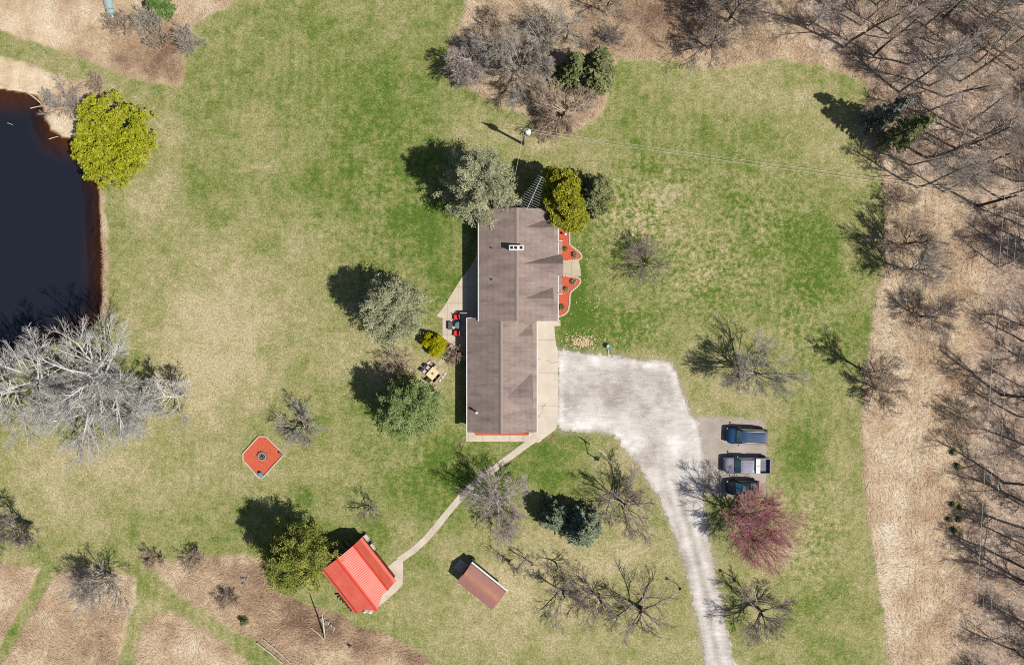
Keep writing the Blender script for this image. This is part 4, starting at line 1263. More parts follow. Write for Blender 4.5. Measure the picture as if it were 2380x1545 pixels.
def polyl(start, d, L, Kp, wobb, up, rg):
    nB = len(start); pts = np.empty((nB, Kp, 3)); ds = np.empty((nB, Kp, 3))
    p, d = start.copy(), nrm(d)
    st_ = (L / (Kp - 1))[:, None]
    for k in range(Kp):
        pts[:, k] = p; ds[:, k] = d
        d = nrm(d + rg.normal(0, wobb, (nB, 3)) + np.array([0, 0, up]))
        p = p + d * st_
    return pts, ds


def tubes(pts, r0, r1, sides):
    nB, Kp, _ = pts.shape
    t = np.empty_like(pts); t[:, :-1] = pts[:, 1:] - pts[:, :-1]; t[:, -1] = t[:, -2]; t = nrm(t)
    ref = np.where(np.abs(t[..., 2:3]) < .9, np.array([0, 0, 1.]), np.array([1., 0, 0]))
    u = nrm(np.cross(t, ref)); w_ = np.cross(t, u)
    rr = r0[:, None] + (r1 - r0)[:, None] * np.linspace(0, 1, Kp)[None]
    a = 2 * np.pi * np.arange(sides) / sides
    Vv = pts[:, :, None] + (u[:, :, None] * np.cos(a)[None, None, :, None] + w_[:, :, None] * np.sin(a)[None, None, :, None]) * rr[:, :, None, None]
    ids = np.arange(nB * Kp * sides).reshape(nB, Kp, sides)
    nx_ = np.roll(ids, -1, 2)
    Ff = np.stack([ids[:, :-1], nx_[:, :-1], nx_[:, 1:], ids[:, 1:]], -1).reshape(-1, 4)
    return Vv.reshape(-1, 3), Ff


def spawn(pts, ds, L, r0, r1, m, t0, t1, ang, asd, lr, ltaper, rg):
    nB, Kp, _ = pts.shape
    t = t0 + (t1 - t0) * (np.arange(m)[None] + rg.uniform(0, 1, (nB, m))) / m
    fi = np.clip(t * (Kp - 1), 0, Kp - 1.001); i0 = fi.astype(int); f = (fi - i0)[..., None]
    bi = np.arange(nB)[:, None]
    p = pts[bi, i0] * (1 - f) + pts[bi, i0 + 1] * f
    d = nrm(ds[bi, i0])
    a = np.radians(rg.normal(ang, asd, (nB, m)))[..., None]
    pr = nrm(np.cross(rg.normal(0, 1, (nB, m, 3)), d))
    cd = d * np.cos(a) + pr * np.sin(a)
    cl = L[:, None] * lr * (1 - ltaper * (t - t0) / max(t1 - t0, 1e-6)) * rg.uniform(.65, 1.25, (nB, m))
    cr = (r0[:, None] + (r1 - r0)[:, None] * t)
    return p.reshape(-1, 3), cd.reshape(-1, 3), cl.ravel(), cr.ravel()


def cat(parts):
    Vs, Fs, o = [], [], 0
    for v_, f_ in parts:
        Vs.append(v_); Fs.append(f_ + o); o += len(v_)
    return np.concatenate(Vs), np.concatenate(Fs)


DENS = 1.9


def bare_tree(seed, h, R, tr=.14, clear=.35, trunk_frac=.6, n=(9, 6, 5, 4), ang=(55, 38, 32), up=.05, wobb=.075, tw=.014, stems=1, lean=(0, 0), spread=.5, ltaper=.45, dens=1.0):
    rg = np.random.default_rng(seed)
    n = (int(round(n[0] * 1.5 * dens)),) + tuple(int(round(q * 1.2)) for q in n[1:-1]) + (max(3, int(round(n[-1] * DENS * dens))),); tw = tw * .8
    if stems == 1:
        s = np.zeros((1, 3)); d = np.array([[lean[0], lean[1], 1.]])
        L = np.array([h * trunk_frac]); r0 = np.array([tr])
    else:
        a = rg.uniform(0, 2 * np.pi, stems); q = np.sqrt(rg.uniform(0.02, 1, stems))
        s = np.stack([np.cos(a) * .25 * q, np.sin(a) * .25 * q, np.zeros(stems)], -1)
        d = np.stack([np.cos(a) * spread * q * 1.6 + lean[0], np.sin(a) * spread * q * 1.6 + lean[1], np.ones(stems)], -1)
        L = h * trunk_frac * rg.uniform(.75, 1.1, stems); r0 = tr * rg.uniform(.6, 1.1, stems)
    r1 = r0 * (.45 if stems == 1 else .4)
    P0, D0 = polyl(s, d, L, 9, wobb * .45, up * .5, rg)
    trunk = tubes(P0, r0, r1, 7)
    out = []
    P, D_, LL, a0, a1 = P0, D0, L, r0, r1
    sides = (5, 4, 3, 3)
    kp = (7, 5, 4, 3)
    lr0 = R / np.sin(np.radians(max(ang[0], 25))) / (h * trunk_frac) if stems == 1 else .55
    for l, m in enumerate(n):
        if l == 0:
            p, d, cl, cr = spawn(P, D_, LL, a0, a1, m, clear, 1.0, ang[0], 11, lr0, ltaper, rg)
        else:
            p, d, cl, cr = spawn(P, D_, LL, a0, a1, m, .22, 1.0, ang[min(l, len(ang) - 1)], 13, (.62, .62, .72)[min(l - 1, 2)], .5, rg)
        rr0 = np.maximum(cr * (.62 if l == 0 else .6), tw); rr1 = np.maximum(rr0 * .35, tw * .8)
        if l == len(n) - 1: rr0 = np.full(len(p), tw * .85); rr1 = np.full(len(p), tw * .5)
        P, D_ = polyl(p, d, cl, kp[min(l, 3)], wobb * (1 + .12 * l), up, rg)
        LL, a0, a1 = cl, rr0, rr1
        out.append(tubes(P, rr0, rr1, sides[min(l, 3)]))
    return trunk, cat(out)


def m_bark(name, c1, c2, c3=None):
    nn = NT(name, .9, .15)
    o = nn.opos(); f = nn.noise(2.2, 3, o)
    return nn.color(nn.mix(nn.mrange(f, .35, .65), c1, c2))


M_bark = m_bark("bark_grey", C(190, 180, 174), C(150, 140, 134))
M_twig = m_bark("twig_grey", C(212, 202, 188), C(180, 170, 156))
M_bark_s = m_bark("bark_silver", C(244, 242, 228), C(214, 210, 200))
M_twig_s = m_bark("twig_silver", C(240, 236, 230), C(206, 200, 194))
M_bark_b = m_bark("bark_brown", C(150, 128, 112), C(112, 96, 84))
M_twig_b = m_bark("twig_brown", C(220, 196, 172), C(186, 162, 142))
M_twig_r = m_bark("twig_red", C(232, 170, 170), C(196, 128, 134))
M_bark_r = m_bark("bark_redbrown", C(120, 84, 78), C(92, 64, 60))
M_bark_d = m_bark("bark_dark", C(112, 98, 88), C(82, 72, 66))
M_twig_d = m_bark("twig_dark", C(184, 168, 158), C(144, 130, 124))
M_twig_p = m_bark("twig_purple", C(218, 204, 196), C(186, 172, 166))


def place_tree(name, label, cat_, base, tc, mats, group=None, rz=0.0):
    t = thing(name, label, cat_, base, rz, group)
    mesh_np("trunk", tc[0][0], tc[0][1], mats[0], t, True)
    mesh_np("crown", tc[1][0], tc[1][1], mats[1], t)
    return t


GREY, SILV, BROWN, RED, DARK, PURP = (M_bark, M_twig), (M_bark_s, M_twig_s), (M_bark_b, M_twig_b), (M_bark_r, M_twig_r), (M_bark_d, M_twig_d), (M_bark, M_twig_p)
gsil = "silver barked bare trees by the pond"
BT = [
    # name,label,(x,y),seed,kwargs,mats,group
    ("bare_tree", "big silver barked bare tree overhanging the pond's lower shore", (282, 872), 11, dict(dens=.8, h=13.5, R=6.8, tr=.42, clear=.3, trunk_frac=.55, n=(11, 7, 6, 5), ang=(62, 37, 32), tw=.015, up=.05), SILV, gsil),
    ("bare_tree", "silver bare tree at the left end of the pond grove", (150, 885), 12, dict(dens=.8, h=12, R=6.2, tr=.34, clear=.3, trunk_frac=.55, n=(10, 7, 6, 5), ang=(62, 37, 32), tw=.015, up=.05), SILV, gsil),
    ("bare_tree", "silver bare tree at the pond grove's lower side, limbs reaching down", (240, 945), 13, dict(dens=.8, h=10, R=5.6, tr=.32, clear=.25, trunk_frac=.5, n=(9, 6, 6, 4), ang=(68, 37, 32), tw=.016, up=.03), SILV, gsil),
    ("bare_tree", "smaller silver bare tree at the right end of the pond grove", (425, 918), 14, dict(h=8.5, R=3.3, tr=.17, clear=.3, trunk_frac=.55, n=(9, 6, 6, 4), ang=(55, 37, 32), tw=.016), SILV, gsil),
    ("bare_tree", "silver bare tree leaning over the water between the grove's two largest", (228, 850), 44, dict(h=10.5, R=4.6, tr=.2, clear=.3, trunk_frac=.5, n=(9, 7, 6, 5), ang=(64, 37, 32), tw=.015), SILV, gsil),
    ("bare_tree", "silver bare tree cut by the picture edge at the grove's far left", (60, 905), 45, dict(h=10.5, R=4.8, tr=.2, clear=.3, trunk_frac=.5, n=(9, 7, 6, 5), ang=(64, 37, 32), tw=.015), SILV, gsil),
    ("bare_tree", "low silver bare tree filling the gap before the grove's right end", (345, 945), 46, dict(h=8, R=3.8, tr=.17, clear=.25, trunk_frac=.5, n=(9, 7, 6, 5), ang=(64, 37, 32), tw=.015), SILV, gsil),
    ("bare_tree", "bare tree with a forked pale top, first left of the timber hay trail", (70, 1215), 15, dict(h=6.5, R=2.6, tr=.2, clear=.3, trunk_frac=.5, n=(7, 6, 6, 4), tw=.014), DARK, None),
    ("bare_tree", "dark limbed bare tree cut by the left picture edge", (0, 1250), 16, dict(h=6.5, R=2.8, tr=.2, clear=.3, trunk_frac=.5, n=(7, 6, 6, 4), tw=.014), DARK, None),
    ("bare_tree", "wide bare grey tree standing in dry grass beside the two mown trails", (272, 1338), 17, dict(h=6.5, R=3.4, tr=.16, clear=.12, trunk_frac=.4, n=(10, 6, 6, 4), ang=(50, 37, 32), tw=.015), GREY, None),
    ("bare_tree", "round topped bare tree on the lawn above the fire pit bed", (718, 992), 18, dict(h=5.2, R=2.6, tr=.13, clear=.25, trunk_frac=.45, n=(9, 6, 6, 4), ang=(60, 37, 32), tw=.013), GREY, None),
    ("bare_tree", "very small bare tree alone on the lawn above the barn", (862, 1178), 19, dict(h=3.6, R=1.6, tr=.1, clear=.35, trunk_frac=.5, n=(6, 5, 4, 3), ang=(60, 37, 32), tw=.012), DARK, None),
    ("bare_tree", "dense purple grey bare tree right of the curving path", (1160, 1168), 20, dict(h=7.4, R=4.3, tr=.18, clear=.22, trunk_frac=.42, n=(11, 7, 6, 5), ang=(62, 37, 32), tw=.015), PURP, None),
    ("bare_tree", "open bare tree with twisted limbs right of the blue spruces", (1444, 1166), 21, dict(h=6.4, R=3.6, tr=.2, clear=.25, trunk_frac=.42, n=(8, 6, 6, 4), ang=(62, 37, 32), tw=.014, wobb=.15), DARK, None),
    ("bare_tree", "small gnarled bare tree above the shed's far end", (1185, 1302), 22, dict(h=3.8, R=1.8, tr=.11, clear=.3, trunk_frac=.5, n=(6, 5, 5, 3), ang=(60, 37, 32), tw=.012, wobb=.16, dens=.6), DARK, "small gnarled trees near the shed"),
    ("bare_tree", "small gnarled bare tree right of the shed, the left of two close together", (1238, 1308), 23, dict(h=3.9, R=1.8, tr=.11, clear=.3, trunk_frac=.5, n=(6, 5, 5, 3), ang=(60, 37, 32), tw=.012, wobb=.16, dens=.6), DARK, "small gnarled trees near the shed"),
    ("bare_tree", "small gnarled bare tree right of the shed, the right of two close together", (1291, 1306), 24, dict(h=4.0, R=1.9, tr=.11, clear=.3, trunk_frac=.5, n=(6, 5, 5, 3), ang=(60, 37, 32), tw=.012, wobb=.16, dens=.6), DARK, "small gnarled trees near the shed"),
    ("bare_tree", "brushy bare tree at the left end of the lower thicket", (1308, 1372), 25, dict(h=5.8, R=2.7, tr=.15, clear=.2, trunk_frac=.42, n=(10, 7, 6, 4), ang=(58, 37, 32), tw=.014, dens=.62), DARK, "bare trees of the lower thicket"),
    ("bare_tree", "brushy bare tree in the middle of the lower thicket", (1392, 1380), 26, dict(h=6.2, R=2.8, tr=.16, clear=.2, trunk_frac=.42, n=(10, 7, 6, 4), ang=(58, 37, 32), tw=.014, dens=.62), DARK, "bare trees of the lower thicket"),
    ("bare_tree", "larger bare tree with a thick crooked trunk at the lower thicket's right end", (1488, 1412), 27, dict(h=6.8, R=4.0, tr=.24, clear=.25, trunk_frac=.42, n=(9, 6, 6, 4), ang=(64, 37, 32), tw=.014, wobb=.14, dens=.62), DARK, "bare trees of the lower thicket"),
    ("bare_tree", "dark bare tree right of the gravel lane near the lower edge", (1762, 1412), 28, dict(h=6.4, R=3.6, tr=.21, clear=.25, trunk_frac=.42, n=(8, 6, 6, 4), ang=(62, 37, 32), tw=.014, wobb=.13), DARK, None),
    ("red_twig_tree", "red budded bare tree leaning over the parked vehicles", (1706, 1182), 29, dict(dens=.72, lean=(.36, -.22), h=9.5, R=4.3, tr=.2, clear=.16, trunk_frac=.42, n=(16, 9, 7, 6), ang=(42, 36, 34), tw=.015, up=.05), RED, None),
    ("bare_tree", "grey bare tree on the lawn above the parked vehicles, its shadow fan on the left", (1738, 868), 30, dict(h=8.2, R=3.3, tr=.22, clear=.35, trunk_frac=.5, n=(9, 7, 6, 5), ang=(50, 37, 32), tw=.015), GREY, None),
    ("bare_tree", "bare tree at the right lawn edge casting one long thin shadow", (2010, 862), 31, dict(h=9.0, R=2.2, tr=.15, clear=.35, trunk_frac=.75, n=(9, 6, 5, 4), ang=(45, 37, 32), tw=.013), BROWN, None),
    ("bare_tree", "broad grey bare tree at the centre of the upper thicket", (1205, 175), 32, dict(h=8.2, R=4.6, tr=.24, clear=.2, trunk_frac=.42, n=(12, 8, 6, 5), ang=(60, 37, 32), tw=.016), GREY, "bare trees of the upper thicket"),
    ("bare_tree", "round grey bare tree at the upper thicket's left end", (1092, 152), 33, dict(h=6.8, R=3.2, tr=.2, clear=.2, trunk_frac=.42, n=(11, 8, 6, 5), ang=(60, 37, 32), tw=.015), PURP, "bare trees of the upper thicket"),
    ("bare_tree", "brown drooping bare tree at the upper thicket's lower end", (1312, 272), 34, dict(h=6.0, R=3.9, tr=.2, clear=.2, trunk_frac=.4, n=(12, 8, 6, 5), ang=(66, 37, 32), tw=.015, up=-.03), BROWN, "bare trees of the upper thicket"),
    ("bare_tree", "grey bare tree just above the two spruces of the upper thicket", (1262, 118), 35, dict(h=7.0, R=3.2, tr=.18, clear=.2, trunk_frac=.45, n=(10, 7, 6, 4), ang=(58, 37, 32), tw=.014), GREY, "bare trees of the upper thicket"),
    ("bare_tree", "slender pale bare tree standing alone above the spruces", (1318, 92), 36, dict(dens=.7, h=8, R=2.8, tr=.15, clear=.35, trunk_frac=.6, n=(8, 6, 5, 4), ang=(48, 37, 32), tw=.013), GREY, "bare trees of the upper thicket"),
    ("bare_tree", "bare tree in straw grass at the top edge right of the spruces", (1405, 30), 37, dict(dens=.6, h=7.5, R=2.6, tr=.16, clear=.25, trunk_frac=.5, n=(9, 6, 6, 4), ang=(50, 37, 32), tw=.014), BROWN, None),
    ("bare_tree", "dark bare tree at the top edge where the wood begins", (1690, 50), 38, dict(h=9.5, R=3.4, tr=.2, clear=.2, trunk_frac=.6, n=(12, 7, 6, 4), ang=(48, 37, 32), tw=.015), DARK, None),
    ("bare_tree", "bare tree with fanned limbs just above the right lawn's edge", (1648, 112), 39, dict(h=7, R=2.9, tr=.16, clear=.2, trunk_frac=.55, n=(9, 6, 6, 4), ang=(50, 37, 32), tw=.013), DARK, None),
    ("bare_tree", "bare tree in straw below the crossing wires at the lawn edge", (2085, 570), 40, dict(h=8, R=2.8, tr=.18, clear=.3, trunk_frac=.6, n=(10, 7, 6, 4), ang=(48, 37, 32), tw=.014), BROWN, None),
    ("bare_tree", "bare tree with a pale leaning top in the right straw strip", (2100, 628), 41, dict(h=8.5, R=2.6, tr=.17, clear=.3, trunk_frac=.6, n=(10, 7, 6, 4), ang=(45, 37, 32), tw=.014), GREY, None),
    ("bare_tree", "dark shrubby bare tree in the middle of the right straw strip", (2140, 735), 42, dict(h=7, R=2.4, tr=.15, clear=.2, trunk_frac=.5, n=(10, 7, 5, 4), ang=(48, 37, 32), tw=.013), DARK, None),
    ("bare_tree", "bare brown tree below the longest thin shadow at the right lawn edge", (2040, 905), 43, dict(h=5.5, R=2.2, tr=.13, clear=.15, trunk_frac=.45, n=(10, 6, 5, 4), ang=(48, 37, 32), tw=.013), BROWN, None),
]
for nm, lab, (bx, by), sd, kw, mats, grp in BT:
    place_tree(nm, lab, "bare tree", W(bx, by), bare_tree(sd, **kw), mats, grp)

# multi-stemmed shrubs
SH = [
    ("grey bare shrub at the corner of the upper left straw field", (445, 105), 3.0, 1.9, GREY, 51),
    ("wide grey bare shrub on the pond's grassy point", (162, 248), 3.4, 2.7, GREY, 52),
    ("small brown bare shrub just above the pond point's shrub", (232, 195), 1.6, 1.0, BROWN, 53),
    ("brown bare shrub left of the upturned boat", (285, 62), 2.4, 1.6, BROWN, 54),
    ("grey bare shrub right of the upturned boat", (358, 60), 2.8, 1.8, GREY, 55),
    ("brown thin shrub below the small evergreen at the top", (372, 95), 2.0, 1.3, BROWN, 56),
    ("fan shaped dark bare shrub alone on the right lawn", (1500, 612), 4.2, 2.9, DARK, 57),
    ("greenish bare shrub above the upper thicket's left end", (1150, 62), 2.6, 1.7, BROWN, 58),
    ("bare shrub at the straw edge, right one of two near the trails", (455, 1296), 2.2, 1.5, BROWN, 59),
    ("bare shrub at the straw edge, left one of two near the trails", (362, 1298), 1.8, 1.2, BROWN, 60),
    ("small bare shrub between patio and stepping stones", (1062, 822), 1.7, 1.1, BROWN, 61),
    ("brown leafless shrub beside the dining terrace conifer", (930, 855), 3.2, 2.3, BROWN, 62),
    ("thin bare shrub in straw below the mown fork", (545, 1395), 2.2, 1.2, BROWN, 63),
    ("dark bare shrub in straw under the wires' left end", (2085, 470), 3.0, 2.0, BROWN, 65),
    ("bare shrub low in the right straw strip above the seedlings", (2225, 965), 3.0, 1.9, DARK, 66),
    ("brown bare shrub above the two spruces at the straw edge", (1372, 112), 1.6, .9, BROWN, 67),
    ("dark bare shrub between the thicket and the right spruces", (1420, 92), 2.2, 1.1, DARK, 68),
]
for lab, (bx, by), h_, r_, mats, sd in SH:
    tk, cr2 = bare_tree(sd, h=h_, R=r_, tr=.035, stems=18, spread=r_ / h_ * .9, clear=.2, trunk_frac=.85, n=(4, 5, 3), ang=(32, 34, 36), tw=.012, up=.02, wobb=.12)
    t = thing("bare_shrub", lab, "shrub", W(bx, by))
    mesh_np("stems", tk[0], tk[1], mats[0], t); mesh_np("twigs", cr2[0], cr2[1], mats[1], t)

# ---- the wood: copies of five bare forest trees
DENS = 1.0
PROT = []
for k in range(5):
    h_ = (15, 13, 16, 12, 14)[k]
    PROT.append((bare_tree(80 + k, h=h_, R=(2.6, 2.4, 3.0, 2.2, 2.4)[k], tr=(.17, .14, .2, .13, .16)[k], clear=.38, trunk_frac=.86, n=(12, 6, 5, 4), ang=(42, 37, 32), tw=.014, up=.05, wobb=.08, ltaper=.55, dens=.78), (PURP, GREY, BROWN, GREY, DARK)[k]))
rg = np.random.default_rng(77)
spots = []
fixed = [(1880, 60), (1930, 20), (1960, 110), (2000, 60), (2030, 130), (2065, 80), (2110, 150), (1850, -30), (2150, 60), (2200, 120), (2090, 215), (2160, 200), (2230, 190)]
spots += fixed
tries = 0
while len(spots) < 140 and tries < 9000:
    tries += 1
    x, y = rg.uniform(1820, 2640), rg.uniform(-120, 1680)
    d = sdf(WOODS, np.array([x]), np.array([y]))[0]
    if d > -12: continue
    if abs(x - 2272 + (y - 480) * .012) < 40 and y > 440: continue
    mind = 40 if y < 430 else 46
    if all((x - a) ** 2 + (y - b) ** 2 > mind ** 2 for a, b in spots): spots.append((x, y))
protos = {}
for i, (x, y) in enumerate(spots):
    k = i % 5
    if y < 430:
        lab = "slim bare tree of the leafless wood in the upper right corner"; grp = "trees of the upper right wood"
    elif y < 1000:
        lab = "slim bare tree of the leafless wood right of the wires, halfway down"; grp = "trees of the right wood, upper half"
    else:
        lab = "slim bare tree of the leafless wood right of the wires, lower part"; grp = "trees of the right wood, lower half"
    if k not in protos:
        t = place_tree("forest_tree", lab, "bare tree", W(x, y), PROT[k][0], PROT[k][1], grp)
        protos[k] = (t, children(t))
    else:
        t = protos[k][0].copy(); col.objects.link(t)
        for ch in protos[k][1]:
            c2 = ch.copy(); col.objects.link(c2); c2.parent = t
    t.location = W(x, y); t["label"] = lab; t["group"] = grp
    s_ = float(rg.uniform(.62, 1.05))
    t.scale = (s_, s_, s_); t.rotation_euler = (float(rg.normal(0, .05)), float(rg.normal(0, .05)), float(rg.uniform(0, 6.28)))

# ---- foliage
def leaf_quads(c, d, ln, wd, rg, tint, nv=None):
    nL = len(c)
    d = nrm(d); side = nrm(np.cross(d, rg.normal(0, 1, (nL, 3)) if nv is None else nv + rg.normal(0, .35, (nL, 3))))
    a = c - d * (ln * .5)[:, None]; b = c + d * (ln * .5)[:, None]; m_ = c
    s = side * (wd * .5)[:, None]
    Vv = np.stack([a, m_ + s, b, m_ - s], 1).reshape(-1, 3)
    Ff = np.arange(nL * 4).reshape(nL, 4)
    return Vv, Ff, tint


def puff_tree(seed, lobes, npuff, pr, nleaf, ln, wd, shell=.6, flat=1.0, tintsd=.16):
    """lobes: (x,y,z,rx,ry,rz) ellipsoids; foliage puffs over their shells"""
    rg = np.random.default_rng(seed)
    lob = np.array(lobes, float)
    wgt = lob[:, 3] * lob[:, 4]; wgt = wgt / wgt.sum()
    li = rg.choice(len(lob), npuff, p=wgt)
    u = nrm(rg.normal(0, 1, (npuff, 3))); u[:, 2] = np.where(u[:, 2] < -.25, -u[:, 2], u[:, 2])
    rad = 1 - (1 - shell) * rg.uniform(0, 1, npuff) ** 1.6
    bump_ = 1 + .12 * np.sin(u[:, 0] * 7 + li) * np.sin(u[:, 1] * 8 + 2 * li) + rg.normal(0, .05, npuff)
    c = lob[li, :3] + u * lob[li, 3:] * (rad * bump_)[:, None]
    keep = np.ones(npuff, bool)
    for j in range(len(lob)):
        q = (((c - lob[j, :3]) / lob[j, 3:]) ** 2).sum(1)
        keep &= (q > .3) | (li == j)
    c, u, li = c[keep], u[keep], li[keep]
    c[:, 2] = np.maximum(c[:, 2], .1)
    tint = np.clip(.5 + rg.normal(0, tintsd, len(c)), 0, 1)
    m_ = nleaf
    cc_ = np.repeat(c, m_, 0); uu = np.repeat(u, m_, 0)
    v_ = nrm(rg.normal(0, 1, (len(cc_), 3)) + uu * .8)
    off = v_ * (pr * rg.uniform(.1, 1, len(cc_)) ** .7)[:, None]; off[:, 2] *= flat
    tt_ = np.clip(np.repeat(tint, m_) + rg.normal(0, .12, len(cc_)), 0, 1)
    return leaf_quads(cc_ + off, v_ + rg.normal(0, .35, v_.shape), ln * rg.uniform(.7, 1.3, len(cc_)), wd * rg.uniform(.7, 1.3, len(cc_)), rg, tt_, v_ * .7 + uu * .5 + np.array([.2, -.1, .6]))


def conifer(seed, h, R, whorls=20, per=8, droop=-.12, z0=.06, power=.9, ln=.34, wd=.13, dens=1.0, top_r=.12, k=3, jit=.07, tuft=0.0):
    """layered branches carrying needle sprays"""
    rg = np.random.default_rng(seed)
    zs_ = np.repeat(z0 * h + (h * .97 - z0 * h) * (np.arange(whorls) + .0) / whorls, per)
    nb = len(zs_)
    zs_ = zs_ + rg.normal(0, h * .01, nb)
    q = 1 - zs_ / h
    L = R * (top_r + (1 - top_r) * np.clip(q * 1.1, 0, 1) ** power) * rg.uniform(.75, 1.12, nb)
    L *= np.where(zs_ < h * .15, .85, 1.0)
    a = rg.uniform(0, 2 * np.pi, nb)
    s = np.stack([np.zeros(nb), np.zeros(nb), zs_], -1)
    d = np.stack([np.cos(a), np.sin(a), .12 + .55 * (1 - q) - .05 * q], -1)
    P, D_ = polyl(s, d, L, 6, .06, droop, rg)
    r0 = .02 + .03 * q; br = tubes(P, r0, r0 * .4, 4)
    m_ = max(4, int(9 * dens))
    p, cd, cl, _ = spawn(P, D_, L, r0, r0, m_, .25, 1.0, 48, 12, .33, .5, rg)
    cd[:, 2] *= .35; cd[:, 2] -= .05
    P2, D2 = polyl(p, cd, cl, 4, .08, -.04, rg)
    pts = np.concatenate([P2.reshape(-1, 3), P[:, 2:].reshape(-1, 3)]); dd_ = np.concatenate([D2.reshape(-1, 3), D_[:, 2:].reshape(-1, 3)])
    bt_ = np.clip(.5 + rg.normal(0, .13, nb), 0, 1)
    tint = np.concatenate([np.repeat(bt_, m_ * 4), np.repeat(bt_, 4)])
    c = np.repeat(pts, k, 0) + rg.normal(0, jit, (len(pts) * k, 3)); dl = np.repeat(dd_, k, 0) + rg.normal(0, .45, (len(pts) * k, 3))
    t_ = np.clip(np.repeat(tint, k) + rg.normal(0, .15, len(c)), 0, 1)
    lv_ = leaf_quads(c, dl, ln * rg.uniform(.7, 1.35, len(c)), wd * rg.uniform(.7, 1.3, len(c)), rg, t_, np.array([.15, -.1, 1.0]))
    tk = tubes(np.array([[[0, 0, 0], [0, 0, h * .5], [0, 0, h]]], float), np.array([.05 + .014 * h]), np.array([.02]), 7)
    return tk, br, lv_


L_sage = m_leaf("needles_sage", C(98, 107, 80), C(178, 180, 141), C(224, 222, 183))
L_sage2 = m_leaf("needles_green", C(76, 96, 52), C(148, 168, 100), C(190, 206, 138))
L_pine = m_leaf("needles_pine", C(69, 85, 31), C(148, 156, 70), C(214, 212, 114))
L_blue = m_leaf("needles_blue", C(72, 88, 68), C(140, 154, 124), C(194, 200, 164))
L_greys = m_leaf("needles_grey", C(84, 92, 84), C(146, 152, 138), C(186, 190, 172))
L_spru = m_leaf("needles_spruce", C(74, 84, 48), C(140, 146, 96), C(194, 194, 136))
L_gold = m_leaf("cedar_gold", C(104, 114, 16), C(192, 196, 40), C(232, 228, 90))
L_gold2 = m_leaf("cedar_yellow", C(96, 102, 22), C(176, 178, 46), C(220, 216, 92))
L_topi = m_leaf("topiary_gold", C(150, 148, 6), C(196, 190, 12), C(216, 206, 26))
L_grn = m_leaf("needles_bright", C(56, 84, 38), C(112, 142, 74), C(150, 176, 106))


def ever(name, label, cat_, base, kind, seed, leafm, group=None, **kw):
    t = thing(name, label, cat_, base, 0, group)
    if kind == 'layer':
        tk, br, lv_ = conifer(seed, **kw)
        tv, tf_ = cat([tk, br])
        mesh_np("trunk", tk[0], tk[1], M_bark_d, t, True)
        mesh_np("branches", br[0], br[1], M_bark_d, t)
    else:
        lv_ = puff_tree(seed, **kw)
        lob = np.array(kw["lobes"], float)
        rg = np.random.default_rng(seed)
        stf = [tubes(np.array([[[0, 0, 0], [0, 0, lob[:, 2].max() * .5], [float(lob[:, 0].mean()), float(lob[:, 1].mean()), lob[:, 2].max()]]], float), np.array([.18]), np.array([.05]), 7)]
        mesh_np("trunk", stf[0][0], stf[0][1], M_bark_d, t, True)
        nb = 60
        li = rg.integers(0, len(lob), nb); u = nrm(rg.normal(0, 1, (nb, 3))); u[:, 2] = abs(u[:, 2]) * .6
        tgt = lob[li, :3] + u * lob[li, 3:] * .85
        z_ = rg.uniform(.15, .75, nb)[:, None]
        st2 = np.concatenate([lob[li, :2] * .3 * z_, lob[li, 2:3] * z_], 1)
        lnv = np.linalg.norm(tgt - st2, axis=1)
        P, _d = polyl(st2, tgt - st2, lnv, 5, .05, 0, rg)
        br = tubes(P, np.full(nb, .04), np.full(nb, .015), 4)
        mesh_np("branches", br[0], br[1], M_bark_b, t)
    mesh_np("foliage", lv_[0], lv_[1], leafm, t, attrs={"tint": ('FACE', lv_[2])})
    return t


LP = dict(whorls=15, per=8, droop=.03, power=.55, ln=.3, wd=.075, dens=1.15, top_r=.2, k=7, jit=.16)


def crown_lobes(seed, R, z0, z1, n_, rl, top=.35):
    """uneven crown: boughs ending in clumps at different reaches, gaps between"""
    rg = np.random.default_rng(seed)
    out = []
    for i in range(n_):
        a = i * 2.399 + rg.uniform(-.5, .5); f = (i + .5) / n_
        z = z0 + (z1 - z0) * (.1 + .82 * f) + rg.normal(0, .25)
        prof = (1 - f * (1 - top)) if f > .25 else .8 + .8 * f
        reach = R * prof * rg.uniform(.68, 1.12)
        q = rl * rg.uniform(.6, 1.15)
        out.append((reach * math.cos(a), reach * math.sin(a), z, q, q, q * .7))
        q2 = rl * rg.uniform(.7, 1.0)
        out.append((reach * .55 * math.cos(a + .3), reach * .55 * math.sin(a + .3), z + .3, q2, q2, q2 * .7))
    return out


def sub_lobes(seed, lobes, n_, r0, r1):
    rg = np.random.default_rng(seed)
    lob = np.array(lobes, float); w_ = lob[:, 3] * lob[:, 4]
    li = rg.choice(len(lob), n_, p=w_ / w_.sum())
    u = nrm(rg.normal(0, 1, (n_, 3))); u[:, 2] = np.abs(u[:, 2])
    c = lob[li, :3] + u * lob[li, 3:] * rg.uniform(.8, 1.04, (n_, 1))
    q = rg.uniform(r0, r1, n_)
    return [tuple(a) + (b, b, b * .8) for a, b in zip(c, q)]


